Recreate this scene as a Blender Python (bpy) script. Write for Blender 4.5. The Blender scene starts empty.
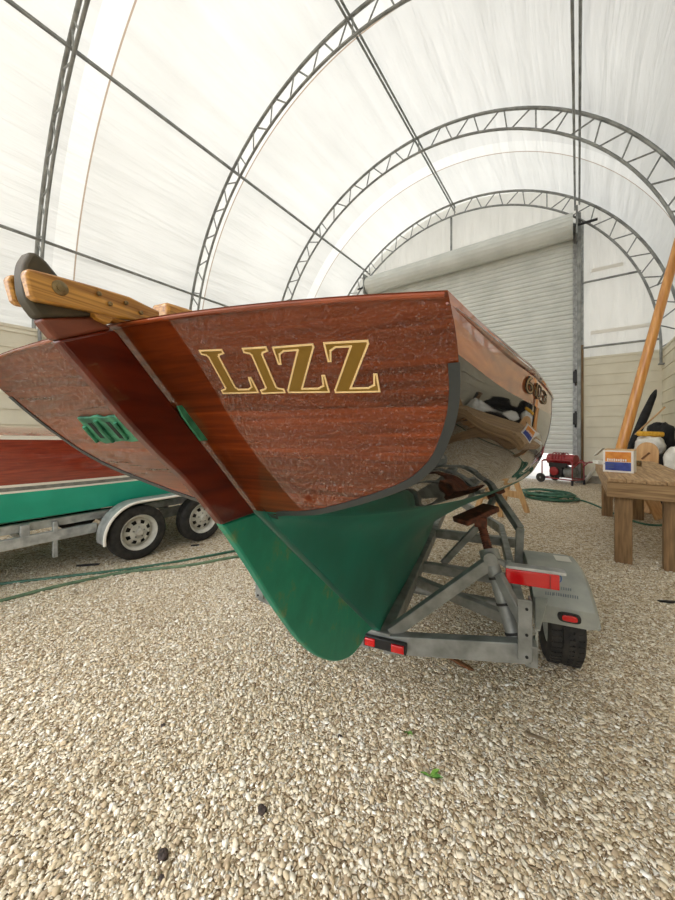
import bpy, bmesh, math, random
import numpy as np
from mathutils import Vector, Matrix

random.seed(7)
rng = np.random.default_rng(7)
scn = bpy.context.scene
COL = scn.collection
R = math.radians
PI = math.pi

# ------------------------------------------------------------------ frame of the place
FOC, CX, HY, EYE = 335.0, 337.5, 432.0, 1.45      # focal length, axis, horizon, eye height
YAW = R(35.7)
cY, sY = math.cos(YAW), math.sin(YAW)

def wpt(px, py, Z):
    """point seen at (px,py) at depth Z -> world (axis of the building = +Y)"""
    X = (px - CX) / FOC * Z
    return Vector((X * cY - Z * sY, X * sY + Z * cY, EYE - (py - HY) / FOC * Z))

def gpt(px, py, h=0.0):
    Z = (EYE - h) * FOC / (py - HY)
    return wpt(px, py, Z)

# boat frame: b = starboard, u = forward, h = up.  its plane of symmetry lies .46 to port of the eye
BA = R(23.04)
cB, sB = math.cos(BA), math.sin(BA)
OFF = 0.46
UREF = 2.0
def cam_to_world(X, Z, h):
    return Vector((X * cY - Z * sY, X * sY + Z * cY, h))
def boat_world(b, u, h):
    v = b - OFF
    return cam_to_world(v * cB + u * sB, -v * sB + u * cB, h)
def bt(px, py, u):
    rx = (px - CX) / FOC
    Z = u / (rx * sB + cB)
    return (Z * (rx * cB - sB) + OFF, u, EYE - (py - HY) / FOC * Z)
def cp(px, py, b):
    """point of the photographed plane b = const -> (u, h)"""
    rx = (px - CX) / FOC
    Z = (OFF - b) / (sB - cB * rx)
    return (Z * (rx * sB + cB), EYE - (py - HY) / FOC * Z)
def L3(b, u, h):
    return Vector((b, u - UREF, h))
BOAT_ORG = boat_world(0, UREF, 0)
BOAT_ROT = YAW - BA

# ------------------------------------------------------------------ mesh builder
class MB:
    def __init__(s):
        s.v = []; s.f = []; s.mi = []
        s.cur = 0
    def add(s, vs, fs, mi=None):
        o = len(s.v)
        s.v.extend([tuple(p) for p in vs])
        for f in fs:
            s.f.append([o + i for i in f]); s.mi.append(s.cur if mi is None else mi)
        return s
    def box(s, c, size, rot=None):
        c = Vector(c); hx, hy, hz = size[0] / 2, size[1] / 2, size[2] / 2
        vs = [Vector((x, y, z)) for x in (-hx, hx) for y in (-hy, hy) for z in (-hz, hz)]
        if rot is not None:
            M = rot if isinstance(rot, Matrix) else Matrix.Rotation(rot, 3, 'Z')
            vs = [M @ p for p in vs]
        vs = [p + c for p in vs]
        return s.add(vs, [(0, 1, 3, 2), (4, 6, 7, 5), (0, 4, 5, 1), (2, 3, 7, 6), (0, 2, 6, 4), (1, 5, 7, 3)])
    def bar(s, a, b, w, h, up=(0, 0, 1)):
        """box bar from a to b, w across, h along 'up'"""
        a, b = Vector(a), Vector(b); d = (b - a)
        L = d.length; d = d.normalized(); up = Vector(up)
        x = d.cross(up)
        if x.length < 1e-4: x = d.cross(Vector((1, 0, 0)))
        x.normalize(); z = x.cross(d).normalized()
        vs = []
        for p in (a, b):
            for sx in (-1, 1):
                for sz in (-1, 1):
                    vs.append(p + x * sx * w / 2 + z * sz * h / 2)
        return s.add(vs, [(0, 1, 3, 2), (4, 6, 7, 5), (0, 4, 5, 1), (2, 3, 7, 6), (0, 2, 6, 4), (1, 5, 7, 3)])
    def tube(s, pts, r, n=10, closed=False, cap=True, flat=None):
        pts = [Vector(p) for p in pts]; m = len(pts)
        rr = r if hasattr(r, '__len__') else [r] * m
        ref = None; rings = []
        for i, p in enumerate(pts):
            if closed: d = pts[(i + 1) % m] - pts[i - 1]
            else: d = pts[min(i + 1, m - 1)] - pts[max(i - 1, 0)]
            d.normalize()
            if ref is None:
                ref = Vector((0, 0, 1)) if abs(d.z) < .9 else Vector((1, 0, 0))
            x = ref - d * ref.dot(d); x.normalize(); ref = x
            y = d.cross(x)
            rings.append([p + (x * math.cos(2 * PI * k / n) + y * math.sin(2 * PI * k / n)) * rr[i] for k in range(n)])
        vs = [p for ring in rings for p in ring]; fs = []
        for i in range(m if closed else m - 1):
            a, b = i * n, ((i + 1) % m) * n
            for k in range(n):
                fs.append((a + k, a + (k + 1) % n, b + (k + 1) % n, b + k))
        if cap and not closed:
            fs.append(tuple(range(n))[::-1]); fs.append(tuple((m - 1) * n + k for k in range(n)))
        return s.add(vs, fs)
    def lathe(s, prof, org, axis, n=32, closed=False):
        """prof: list of (r, t) along axis"""
        org = Vector(org); d = Vector(axis).normalized()
        x = d.cross(Vector((0, 0, 1)))
        if x.length < 1e-3: x = Vector((1, 0, 0))
        x.normalize(); y = d.cross(x); vs = []; fs = []
        for (r, t) in prof:
            for k in range(n):
                a = 2 * PI * k / n
                vs.append(org + d * t + (x * math.cos(a) + y * math.sin(a)) * max(r, 1e-5))
        m = len(prof)
        for i in range(m if closed else m - 1):
            a, b = i * n, ((i + 1) % m) * n
            for k in range(n): fs.append((a + k, a + (k + 1) % n, b + (k + 1) % n, b + k))
        return s.add(vs, fs)
    def grid(s, rows, flip=False):
        m, n = len(rows), len(rows[0]); vs = [p for r in rows for p in r]; fs = []
        for i in range(m - 1):
            for j in range(n - 1):
                q = (i * n + j, i * n + j + 1, (i + 1) * n + j + 1, (i + 1) * n + j)
                fs.append(q[::-1] if flip else q)
        return s.add(vs, fs)
    def prism(s, pts, off):
        """closed planar polygon (3-D points) swept by vector off"""
        off = Vector(off); n = len(pts)
        vs = [Vector(p) for p in pts] + [Vector(p) + off for p in pts]
        fs = [tuple(range(n))[::-1], tuple(range(n, 2 * n))]
        for k in range(n): fs.append((k, (k + 1) % n, n + (k + 1) % n, n + k))
        return s.add(vs, fs)
    def ball(s, c, r, n=12, m=8, sc=(1, 1, 1)):
        c = Vector(c); rows = []
        for i in range(m + 1):
            t = PI * i / m
            rows.append([c + Vector((math.sin(t) * math.cos(2 * PI * k / n) * r * sc[0], math.sin(t) * math.sin(2 * PI * k / n) * r * sc[1], math.cos(t) * r * sc[2])) for k in range(n + 1)])
        return s.grid(rows)
    def build(s, name, mats, parent=None, smooth=35, bevel=0, loc=None, segs=2, weld=True, recalc=True):
        me = bpy.data.meshes.new(name)
        me.from_pydata(s.v, [], s.f)
        if not isinstance(mats, (list, tuple)): mats = [mats]
        for m in mats: me.materials.append(m)
        if len(mats) > 1: me.polygons.foreach_set('material_index', s.mi)
        bm = bmesh.new(); bm.from_mesh(me)
        if weld: bmesh.ops.remove_doubles(bm, verts=bm.verts, dist=1e-5)
        if recalc: bmesh.ops.recalc_face_normals(bm, faces=bm.faces)
        bm.to_mesh(me); bm.free()
        if smooth:
            me.shade_smooth(); me.set_sharp_from_angle(angle=R(smooth))
        o = bpy.data.objects.new(name, me); COL.objects.link(o)
        if parent is not None: o.parent = parent
        if loc is not None: o.location = loc
        if bevel:
            b = o.modifiers.new('bevel', 'BEVEL'); b.width = bevel; b.segments = segs; b.limit_method = 'ANGLE'; b.angle_limit = R(40)
            b.harden_normals = False
        return o

def empty(name, loc=(0, 0, 0), rz=0):
    o = bpy.data.objects.new(name, None); COL.objects.link(o)
    o.location = loc; o.rotation_euler = (0, 0, rz); o.empty_display_size = .1
    return o
def tag(o, label, cat, group=None, kind=None):
    o['label'] = label; o['category'] = cat
    if group: o['group'] = group
    if kind: o['kind'] = kind
    return o
def struct(o):
    o['kind'] = 'structure'; return o
def copy_tree(o, parent=None):
    c = o.copy(); COL.objects.link(c)
    if parent is not None: c.parent = parent
    for ch in o.children: copy_tree(ch, c)
    return c
def catmull(P, per):
    """dense points through control rows (lists of equal-length tuples)"""
    P = [np.array(p, float) for p in P]; out = []
    for i in range(len(P) - 1):
        p0 = P[i - 1] if i else 2 * P[0] - P[1]
        p1, p2 = P[i], P[i + 1]
        p3 = P[i + 2] if i + 2 < len(P) else 2 * P[-1] - P[-2]
        for k in range(per):
            t = k / per
            out.append(.5 * ((2 * p1) + (p2 - p0) * t + (2 * p0 - 5 * p1 + 4 * p2 - p3) * t * t + (3 * p1 - p0 - 3 * p2 + p3) * t ** 3))
    out.append(P[-1]); return out
def lerp_tab(x, tab):
    for (a, fa), (b, fb) in zip(tab, tab[1:]):
        if (a - x) * (b - x) <= 0 and a != b: return fa + (fb - fa) * (x - a) / (b - a)
    return tab[0][1] if abs(x - tab[0][0]) < abs(x - tab[-1][0]) else tab[-1][1]

# ------------------------------------------------------------------ materials
def srgb(r, g, b):
    def c(x):
        x /= 255.0
        return x / 12.92 if x <= .04045 else ((x + .055) / 1.055) ** 2.4
    return (c(r), c(g), c(b), 1)
def mat(name, col, rough=.5, metal=0, coat=0, coat_rough=.03, spec=.5, ior=1.5):
    m = bpy.data.materials.new(name); m.use_nodes = True
    p = m.node_tree.nodes['Principled BSDF']
    p.inputs['Base Color'].default_value = col; p.inputs['Roughness'].default_value = rough
    p.inputs['Metallic'].default_value = metal; p.inputs['Coat Weight'].default_value = coat
    p.inputs['Coat Roughness'].default_value = coat_rough
    p.inputs['Specular IOR Level'].default_value = spec; p.inputs['IOR'].default_value = ior
    return m
def nodes(m):
    nt = m.node_tree
    return nt, nt.nodes, nt.links, nt.nodes['Principled BSDF']
def noisy(m, c1, c2, scale=(8, 8, 8), detail=4, lo=.35, hi=.65, bump=0, bump_scale=None, rough=None, third=None, distort=0):
    nt, N, L, p = nodes(m)
    tc = N.new('ShaderNodeTexCoord'); mp = N.new('ShaderNodeMapping'); mp.inputs['Scale'].default_value = scale
    L.new(tc.outputs['Object'], mp.inputs['Vector'])
    nz = N.new('ShaderNodeTexNoise'); nz.inputs['Scale'].default_value = 1; nz.inputs['Detail'].default_value = detail
    nz.inputs['Distortion'].default_value = distort
    L.new(mp.outputs['Vector'], nz.inputs['Vector'])
    rp = N.new('ShaderNodeValToRGB'); e = rp.color_ramp.elements
    e[0].position = lo; e[0].color = c1; e[1].position = hi; e[1].color = c2
    if third:
        x = e.new((lo + hi) / 2); x.color = third
    L.new(nz.outputs['Fac'], rp.inputs['Fac']); L.new(rp.outputs['Color'], p.inputs['Base Color'])
    if rough:
        mr = N.new('ShaderNodeMapRange'); mr.inputs['To Min'].default_value = rough[0]; mr.inputs['To Max'].default_value = rough[1]
        L.new(nz.outputs['Fac'], mr.inputs['Value']); L.new(mr.outputs['Result'], p.inputs['Roughness'])
    if bump:
        b = N.new('ShaderNodeBump'); b.inputs['Strength'].default_value = bump; b.inputs['Distance'].default_value = .01
        L.new(nz.outputs['Fac'], b.inputs['Height']); L.new(b.outputs['Normal'], p.inputs['Normal'])
    return m

M = {}
M['mahogany'] = noisy(mat('mahogany_varnish', (0, 0, 0, 1), .35, coat=1, coat_rough=.02, spec=.1), srgb(92, 36, 14), srgb(150, 70, 32), (6, 60, 90), 6, .3, .75, distort=.6)
M['strake_wood'] = noisy(mat('strake_varnish', (0, 0, 0, 1), .35, coat=1, coat_rough=.02, spec=.1), srgb(140, 66, 20), srgb(192, 106, 44), (40, 4, 60), 6, .3, .75, distort=.6)
M['transom_wood'] = mat('transom_varnish', (0, 0, 0, 1), .4, coat=1, coat_rough=.012, spec=.05)
def transom_nodes():
    m = M['transom_wood']; nt, N, L, p = nodes(m); p.inputs['Coat IOR'].default_value = 1.62
    tc = N.new('ShaderNodeTexCoord')
    mp = N.new('ShaderNodeMapping'); mp.inputs['Scale'].default_value = (5, 75, 75)
    L.new(tc.outputs['Object'], mp.inputs['Vector'])
    nz = N.new('ShaderNodeTexNoise'); nz.inputs['Scale'].default_value = 1; nz.inputs['Detail'].default_value = 7; nz.inputs['Distortion'].default_value = .8
    L.new(mp.outputs['Vector'], nz.inputs['Vector'])
    rp = N.new('ShaderNodeValToRGB'); e = rp.color_ramp.elements
    e[0].position = .25; e[0].color = srgb(76, 27, 7); e[1].position = .8; e[1].color = srgb(134, 58, 18)
    L.new(nz.outputs['Fac'], rp.inputs['Fac'])
    # wide planks, each of its own tone
    sp = N.new('ShaderNodeSeparateXYZ'); L.new(tc.outputs['Object'], sp.inputs['Vector'])
    ml = N.new('ShaderNodeMath'); ml.operation = 'MULTIPLY'; ml.inputs[1].default_value = 13.5; L.new(sp.outputs['Z'], ml.inputs[0])
    fl = N.new('ShaderNodeMath'); fl.operation = 'FLOOR'; L.new(ml.outputs[0], fl.inputs[0])
    wn = N.new('ShaderNodeTexWhiteNoise'); wn.noise_dimensions = '1D'; L.new(fl.outputs[0], wn.inputs['W'])
    mr = N.new('ShaderNodeMapRange'); mr.inputs['To Min'].default_value = .8; mr.inputs['To Max'].default_value = 1.22
    L.new(wn.outputs['Value'], mr.inputs['Value'])
    vm = N.new('ShaderNodeVectorMath'); vm.operation = 'SCALE'
    L.new(rp.outputs['Color'], vm.inputs[0]); L.new(mr.outputs['Result'], vm.inputs['Scale'])
    L.new(vm.outputs['Vector'], p.inputs['Base Color'])
transom_nodes()
M['rudder_wood'] = noisy(mat('rudder_varnish', (0, 0, 0, 1), .3, coat=1, coat_rough=.03, spec=.05), srgb(70, 17, 7), srgb(104, 34, 15), (40, 7, 40), 5, .3, .75)
M['rudder_dull'] = noisy(mat('rudder_dull_varnish', (0, 0, 0, 1), .5, coat=.35, coat_rough=.3), srgb(92, 38, 22), srgb(122, 60, 38), (40, 7, 40), 5)
M['rudder_cap'] = noisy(mat('rudder_head_bronze_grey', (0, 0, 0, 1), .55), srgb(62, 58, 46), srgb(92, 80, 62), (22, 22, 22), 6, bump=.1)
def tiller_mat():
    m = noisy(mat('tiller_oak', (0, 0, 0, 1), .4, coat=.7, coat_rough=.12), srgb(142, 88, 24), srgb(214, 158, 70), (160, 5, 330), 5, .3, .7)
    return m
M['tiller'] = tiller_mat()
M['hull_black'] = mat('hull_black_gloss', srgb(20, 20, 22), .02, coat=0, ior=1.5)
M['slate'] = mat('plank_edge_slate', srgb(52, 58, 60), .45)
M['green_bottom'] = noisy(mat('green_bottom_paint', (0, 0, 0, 1), .42), srgb(5, 97, 84), srgb(14, 116, 100), (3, 3, 3), 4)
def scuffed():
    m = mat('green_rudder_paint', (0, 0, 0, 1), .45); nt, N, L, p = nodes(m)
    tc = N.new('ShaderNodeTexCoord')
    a = N.new('ShaderNodeTexNoise'); a.inputs['Scale'].default_value = 9; a.inputs['Detail'].default_value = 8; a.inputs['Roughness'].default_value = .7
    L.new(tc.outputs['Object'], a.inputs['Vector'])
    r = N.new('ShaderNodeValToRGB'); e = r.color_ramp.elements
    e[0].position = .3; e[0].color = srgb(0, 114, 92); e[1].position = .55; e[1].color = srgb(10, 132, 106)
    x = e.new(.60); x.color = srgb(60, 128, 92); y = e.new(.68); y.color = srgb(120, 132, 90)
    L.new(a.outputs['Fac'], r.inputs['Fac']); L.new(r.outputs['Color'], p.inputs['Base Color'])
    return m
M['green_rudder'] = scuffed()
M['verdigris'] = noisy(mat('verdigris_bronze', (0, 0, 0, 1), .5, metal=.3), srgb(20, 84, 62), srgb(70, 150, 116), (40, 40, 40), 5, bump=.15)
M['bronze'] = noisy(mat('bronze', (0, 0, 0, 1), .35, metal=.8), srgb(88, 74, 50), srgb(150, 132, 98), (60, 60, 60), 4)
M['dark_hole'] = mat('dark_recess', srgb(14, 18, 16), .8)
M['gold'] = mat('gold_leaf', srgb(134, 104, 36), .38, metal=.35)
M['cream'] = mat('cream_outline', srgb(236, 206, 150), .5)
M['galv'] = noisy(mat('galvanised_steel', (0, 0, 0, 1), .55, metal=.35), srgb(112, 114, 110), srgb(150, 152, 148), (14, 14, 14), 5, .3, .7)
M['galv_bright'] = noisy(mat('bright_galvanised', (0, 0, 0, 1), .5, metal=.35), srgb(150, 152, 150), srgb(190, 192, 190), (12, 12, 12), 4)
M['truss_steel'] = noisy(mat('truss_steel', (0, 0, 0, 1), .5, metal=.3), srgb(116, 118, 116), srgb(150, 152, 148), (5, 5, 5), 3)
M['rust'] = noisy(mat('rusty_screw', (0, 0, 0, 1), .7, metal=.2), srgb(58, 30, 20), srgb(104, 56, 34), (40, 40, 40), 5, bump=.2)
M['fender_grey'] = noisy(mat('fender_plastic', (0, 0, 0, 1), .55), srgb(142, 146, 140), srgb(164, 166, 158), (7, 7, 7), 5)
M['rubber'] = noisy(mat('tyre_rubber', (0, 0, 0, 1), .75), srgb(26, 26, 25), srgb(50, 47, 43), (18, 18, 18), 4)
M['red_lens'] = mat('red_lens', srgb(196, 14, 22), .2, coat=1)
M['black_plastic'] = mat('black_plastic', srgb(24, 24, 25), .5)
M['white_sticker'] = mat('white_sticker', srgb(214, 212, 202), .5)
M['blue_print'] = mat('blue_print', srgb(52, 84, 150), .6)
M['grey_print'] = mat('grey_print', srgb(84, 96, 112), .6)
M['wheel_white'] = noisy(mat('wheel_white_steel', (0, 0, 0, 1), .4), srgb(172, 170, 160), srgb(204, 202, 192), (9, 9, 9), 3)
M['runabout_red'] = noisy(mat('runabout_mahogany', (0, 0, 0, 1), .3, coat=1, coat_rough=.02), srgb(124, 38, 20), srgb(150, 56, 30), (60, 5, 60), 5)
M['runabout_green'] = noisy(mat('runabout_green_paint', (0, 0, 0, 1), .35), srgb(22, 160, 132), srgb(34, 176, 148), (3, 3, 3), 3)
M['white_paint'] = mat('white_paint', srgb(232, 228, 218), .35, coat=.5)
M['siding'] = noisy(mat('siding_beige', (0, 0, 0, 1), .6), srgb(212, 205, 184), srgb(222, 216, 196), (2, 2, 2), 3)
M['door_slat'] = noisy(mat('door_slat_grey', (0, 0, 0, 1), .5), srgb(202, 205, 200), srgb(216, 218, 213), (1.5, 1.5, 1.5), 3)
M['timber_post'] = noisy(mat('timber_trim', (0, 0, 0, 1), .7), srgb(128, 104, 74), srgb(160, 134, 98), (14, 14, 2), 4)
M['bench'] = noisy(mat('weathered_bench_wood', (0, 0, 0, 1), .75), srgb(128, 98, 66), srgb(192, 160, 118), (45, 3, 45), 6, .3, .72, bump=.04)
M['bench_end'] = noisy(mat('weathered_bench_end', (0, 0, 0, 1), .75), srgb(120, 92, 60), srgb(178, 146, 104), (3, 45, 45), 6, .3, .72, bump=.04)
M['bench_leg'] = noisy(mat('weathered_leg_wood', (0, 0, 0, 1), .75), srgb(102, 78, 50), srgb(152, 120, 82), (45, 45, 4), 6, .3, .72, bump=.12)
M['spruce'] = noisy(mat('spruce_mast_varnish', (0, 0, 0, 1), .35, coat=.6, coat_rough=.1), srgb(194, 126, 50), srgb(222, 158, 78), (22, 22, 1.5), 5)
M['plywood'] = noisy(mat('pale_plywood', (0, 0, 0, 1), .6), srgb(186, 140, 92), srgb(212, 170, 120), (20, 20, 2), 5)
M['pine'] = noisy(mat('pine_timber', (0, 0, 0, 1), .65), srgb(180, 140, 92), srgb(206, 170, 122), (20, 20, 3), 5)
M['black_cloth'] = noisy(mat('black_cloth', (0, 0, 0, 1), .85), srgb(18, 18, 19), srgb(36, 36, 37), (9, 9, 9), 4, bump=.2)
M['white_plastic'] = noisy(mat('white_plastic_sheet', (0, 0, 0, 1), .4), srgb(206, 204, 194), srgb(232, 230, 222), (9, 9, 9), 4, bump=.2)
M['yellow_foam'] = noisy(mat('yellow_foam', (0, 0, 0, 1), .8), srgb(214, 158, 40), srgb(234, 184, 70), (30, 30, 30), 3, bump=.15)
M['box_orange'] = noisy(mat('box_orange_print', (0, 0, 0, 1), .5), srgb(204, 120, 34), srgb(226, 150, 58), (14, 14, 14), 3)
M['box_blue'] = noisy(mat('box_blue_print', (0, 0, 0, 1), .5), srgb(42, 56, 128), srgb(58, 76, 150), (14, 14, 14), 3)
M['box_white'] = mat('box_white_card', srgb(226, 222, 214), .6)
M['gen_red'] = mat('generator_red', srgb(140, 26, 32), .35, coat=.4)
M['gen_black'] = mat('generator_black', srgb(30, 28, 30), .5)
M['hose_green'] = noisy(mat('hose_green', (0, 0, 0, 1), .45), srgb(36, 82, 62), srgb(58, 106, 84), (10, 10, 10), 3)
M['hose_olive'] = noisy(mat('hose_faded_green', (0, 0, 0, 1), .5), srgb(74, 100, 74), srgb(104, 128, 98), (10, 10, 10), 3)
M['scrap_brown'] = noisy(mat('scrap_brown_wood', (0, 0, 0, 1), .7), srgb(84, 52, 26), srgb(126, 82, 44), (50, 9, 50), 4)
M['scrap_grey'] = noisy(mat('scrap_grey_wood', (0, 0, 0, 1), .8), srgb(112, 98, 78), srgb(146, 130, 106), (50, 9, 50), 4)
M['leaf'] = noisy(mat('weed_leaf', (0, 0, 0, 1), .5), srgb(70, 120, 40), srgb(120, 160, 66), (40, 40, 40), 3)
M['dark_stone'] = noisy(mat('dark_stone', (0, 0, 0, 1), .8), srgb(44, 38, 34), srgb(78, 64, 58), (40, 40, 40), 4)
M['red_plastic'] = mat('red_plastic', srgb(176, 44, 34), .45)
M['barrel_brown'] = noisy(mat('brown_board', (0, 0, 0, 1), .7), srgb(128, 98, 66), srgb(154, 120, 82), (20, 20, 3), 4)
M['concrete'] = noisy(mat('pale_concrete', (0, 0, 0, 1), .85), srgb(196, 192, 184), srgb(214, 210, 200), (2, 2, 2), 5)
M['kerb'] = noisy(mat('kerb_grey', (0, 0, 0, 1), .85), srgb(124, 118, 108), srgb(150, 144, 132), (6, 6, 6), 5)

def fabric_mat(name, seams, axis='Y', wrinkle=(3.2, .3, 3.2), base=(228, 228, 222)):
    m = bpy.data.materials.new(name); m.use_nodes = True
    nt = m.node_tree; N, L = nt.nodes, nt.links
    for n in list(N): N.remove(n)
    out = N.new('ShaderNodeOutputMaterial'); mix = N.new('ShaderNodeMixShader'); mix.inputs[0].default_value = .36
    df = N.new('ShaderNodeBsdfDiffuse'); tr = N.new('ShaderNodeBsdfTranslucent')
    tc = N.new('ShaderNodeTexCoord'); sp = N.new('ShaderNodeSeparateXYZ'); L.new(tc.outputs['Object'], sp.inputs[0])
    # wrinkles running round the hoop, streaks along it
    mp = N.new('ShaderNodeMapping'); mp.inputs['Scale'].default_value = wrinkle
    L.new(tc.outputs['Object'], mp.inputs['Vector'])
    nz = N.new('ShaderNodeTexNoise'); nz.inputs['Scale'].default_value = 1.0; nz.inputs['Detail'].default_value = 5; nz.inputs['Distortion'].default_value = .25
    L.new(mp.outputs['Vector'], nz.inputs['Vector'])
    n2 = N.new('ShaderNodeTexNoise'); n2.inputs['Scale'].default_value = .45; n2.inputs['Detail'].default_value = 4
    L.new(tc.outputs['Object'], n2.inputs['Vector'])
    bp = N.new('ShaderNodeBump'); bp.inputs['Strength'].default_value = .9; bp.inputs['Distance'].default_value = .09
    L.new(nz.outputs['Fac'], bp.inputs['Height'])
    L.new(bp.outputs['Normal'], df.inputs['Normal']); L.new(bp.outputs['Normal'], tr.inputs['Normal'])
    rp = N.new('ShaderNodeValToRGB'); e = rp.color_ramp.elements
    b0 = srgb(*[x - 14 for x in base]); b1 = srgb(*[min(255, x + 6) for x in base])
    e[0].position = .3; e[0].color = b0; e[1].position = .7; e[1].color = b1
    ad = N.new('ShaderNodeMath'); ad.operation = 'ADD'; h1 = N.new('ShaderNodeMath'); h1.operation = 'MULTIPLY'; h1.inputs[1].default_value = .5
    h2 = N.new('ShaderNodeMath'); h2.operation = 'MULTIPLY'; h2.inputs[1].default_value = .5
    L.new(nz.outputs['Fac'], h1.inputs[0]); L.new(n2.outputs['Fac'], h2.inputs[0]); L.new(h1.outputs[0], ad.inputs[0]); L.new(h2.outputs[0], ad.inputs[1])
    L.new(ad.outputs[0], rp.inputs['Fac'])
    col = rp.outputs['Color']
    for (pos, wid, c) in seams:
        s1 = N.new('ShaderNodeMath'); s1.operation = 'SUBTRACT'; s1.inputs[1].default_value = pos; L.new(sp.outputs[axis], s1.inputs[0])
        s2 = N.new('ShaderNodeMath'); s2.operation = 'ABSOLUTE'; L.new(s1.outputs[0], s2.inputs[0])
        s3 = N.new('ShaderNodeMath'); s3.operation = 'LESS_THAN'; s3.inputs[1].default_value = wid; L.new(s2.outputs[0], s3.inputs[0])
        mx = N.new('ShaderNodeMix'); mx.data_type = 'RGBA'
        L.new(s3.outputs[0], mx.inputs['Factor']); L.new(col, mx.inputs['A']); mx.inputs['B'].default_value = srgb(*c)
        col = mx.outputs['Result']
    L.new(col, df.inputs['Color']); L.new(col, tr.inputs['Color'])
    L.new(df.outputs[0], mix.inputs[1]); L.new(tr.outputs[0], mix.inputs[2]); L.new(mix.outputs[0], out.inputs['Surface'])
    return m

GRAVEL_RAMP = [(0, srgb(232, 221, 198)), (.2, srgb(214, 198, 168)), (.38, srgb(240, 233, 216)), (.55, srgb(198, 180, 150)), (.68, srgb(224, 212, 188)), (.80, srgb(172, 154, 128)), (.92, srgb(248, 245, 236))]
def ramp_const(N, stops):
    rp = N.new('ShaderNodeValToRGB'); rp.color_ramp.interpolation = 'CONSTANT'; e = rp.color_ramp.elements
    e[0].position = stops[0][0]; e[0].color = stops[0][1]; e[1].position = stops[1][0]; e[1].color = stops[1][1]
    for p, c in stops[2:]:
        x = e.new(p); x.color = c
    return rp
def gravel_ground():
    m = mat('gravel_ground', (0, 0, 0, 1), .85, spec=.25); nt, N, L, p = nodes(m)
    tc = N.new('ShaderNodeTexCoord')
    wn = N.new('ShaderNodeTexNoise'); wn.inputs['Scale'].default_value = 30; L.new(tc.outputs['Object'], wn.inputs['Vector'])
    ad = N.new('ShaderNodeVectorMath'); ad.operation = 'MULTIPLY_ADD'; ad.inputs[1].default_value = (.016, .016, 0)
    L.new(wn.outputs['Color'], ad.inputs[0]); L.new(tc.outputs['Object'], ad.inputs[2])
    v = N.new('ShaderNodeTexVoronoi'); v.inputs['Scale'].default_value = 46; v.voronoi_dimensions = '2D'
    L.new(ad.outputs[0], v.inputs['Vector'])
    sp = N.new('ShaderNodeSeparateColor'); L.new(v.outputs['Color'], sp.inputs[0])
    rp = ramp_const(N, GRAVEL_RAMP); L.new(sp.outputs[0], rp.inputs['Fac'])
    ve = N.new('ShaderNodeTexVoronoi'); ve.feature = 'DISTANCE_TO_EDGE'; ve.inputs['Scale'].default_value = 46; ve.voronoi_dimensions = '2D'
    L.new(ad.outputs[0], ve.inputs['Vector'])
    er = N.new('ShaderNodeValToRGB'); er.color_ramp.elements[0].position = 0; er.color_ramp.elements[0].color = srgb(188, 168, 140); er.color_ramp.elements[1].position = .16; er.color_ramp.elements[1].color = (1, 1, 1, 1)
    L.new(ve.outputs['Distance'], er.inputs['Fac'])
    n3 = N.new('ShaderNodeTexNoise'); n3.inputs['Scale'].default_value = .9; n3.inputs['Detail'].default_value = 5; L.new(tc.outputs['Object'], n3.inputs['Vector'])
    r3 = N.new('ShaderNodeValToRGB'); r3.color_ramp.elements[0].position = .3; r3.color_ramp.elements[0].color = (.86, .84, .81, 1); r3.color_ramp.elements[1].position = .65; r3.color_ramp.elements[1].color = (1, 1, 1, 1)
    L.new(n3.outputs['Fac'], r3.inputs['Fac'])
    m1 = N.new('ShaderNodeMix'); m1.data_type = 'RGBA'; m1.blend_type = 'MULTIPLY'; m1.inputs['Factor'].default_value = 1
    L.new(rp.outputs['Color'], m1.inputs['A']); L.new(er.outputs['Color'], m1.inputs['B'])
    m2 = N.new('ShaderNodeMix'); m2.data_type = 'RGBA'; m2.blend_type = 'MULTIPLY'; m2.inputs['Factor'].default_value = 1
    L.new(m1.outputs['Result'], m2.inputs['A']); L.new(r3.outputs['Color'], m2.inputs['B'])
    L.new(m2.outputs['Result'], p.inputs['Base Color'])
    sub = N.new('ShaderNodeMath'); sub.operation = 'MULTIPLY'; sub.inputs[1].default_value = .6; L.new(sp.outputs[1], sub.inputs[0])
    mn = N.new('ShaderNodeMath'); mn.operation = 'MULTIPLY'; mn.use_clamp = True; mn.inputs[1].default_value = 4; L.new(ve.outputs['Distance'], mn.inputs[0])
    ah = N.new('ShaderNodeMath'); ah.operation = 'ADD'; L.new(sub.outputs[0], ah.inputs[0]); L.new(mn.outputs[0], ah.inputs[1])
    bp = N.new('ShaderNodeBump'); bp.inputs['Strength'].default_value = 1; bp.inputs['Distance'].default_value = .007
    L.new(ah.outputs[0], bp.inputs['Height']); L.new(bp.outputs['Normal'], p.inputs['Normal'])
    return m
M['gravel_ground'] = gravel_ground()
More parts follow.
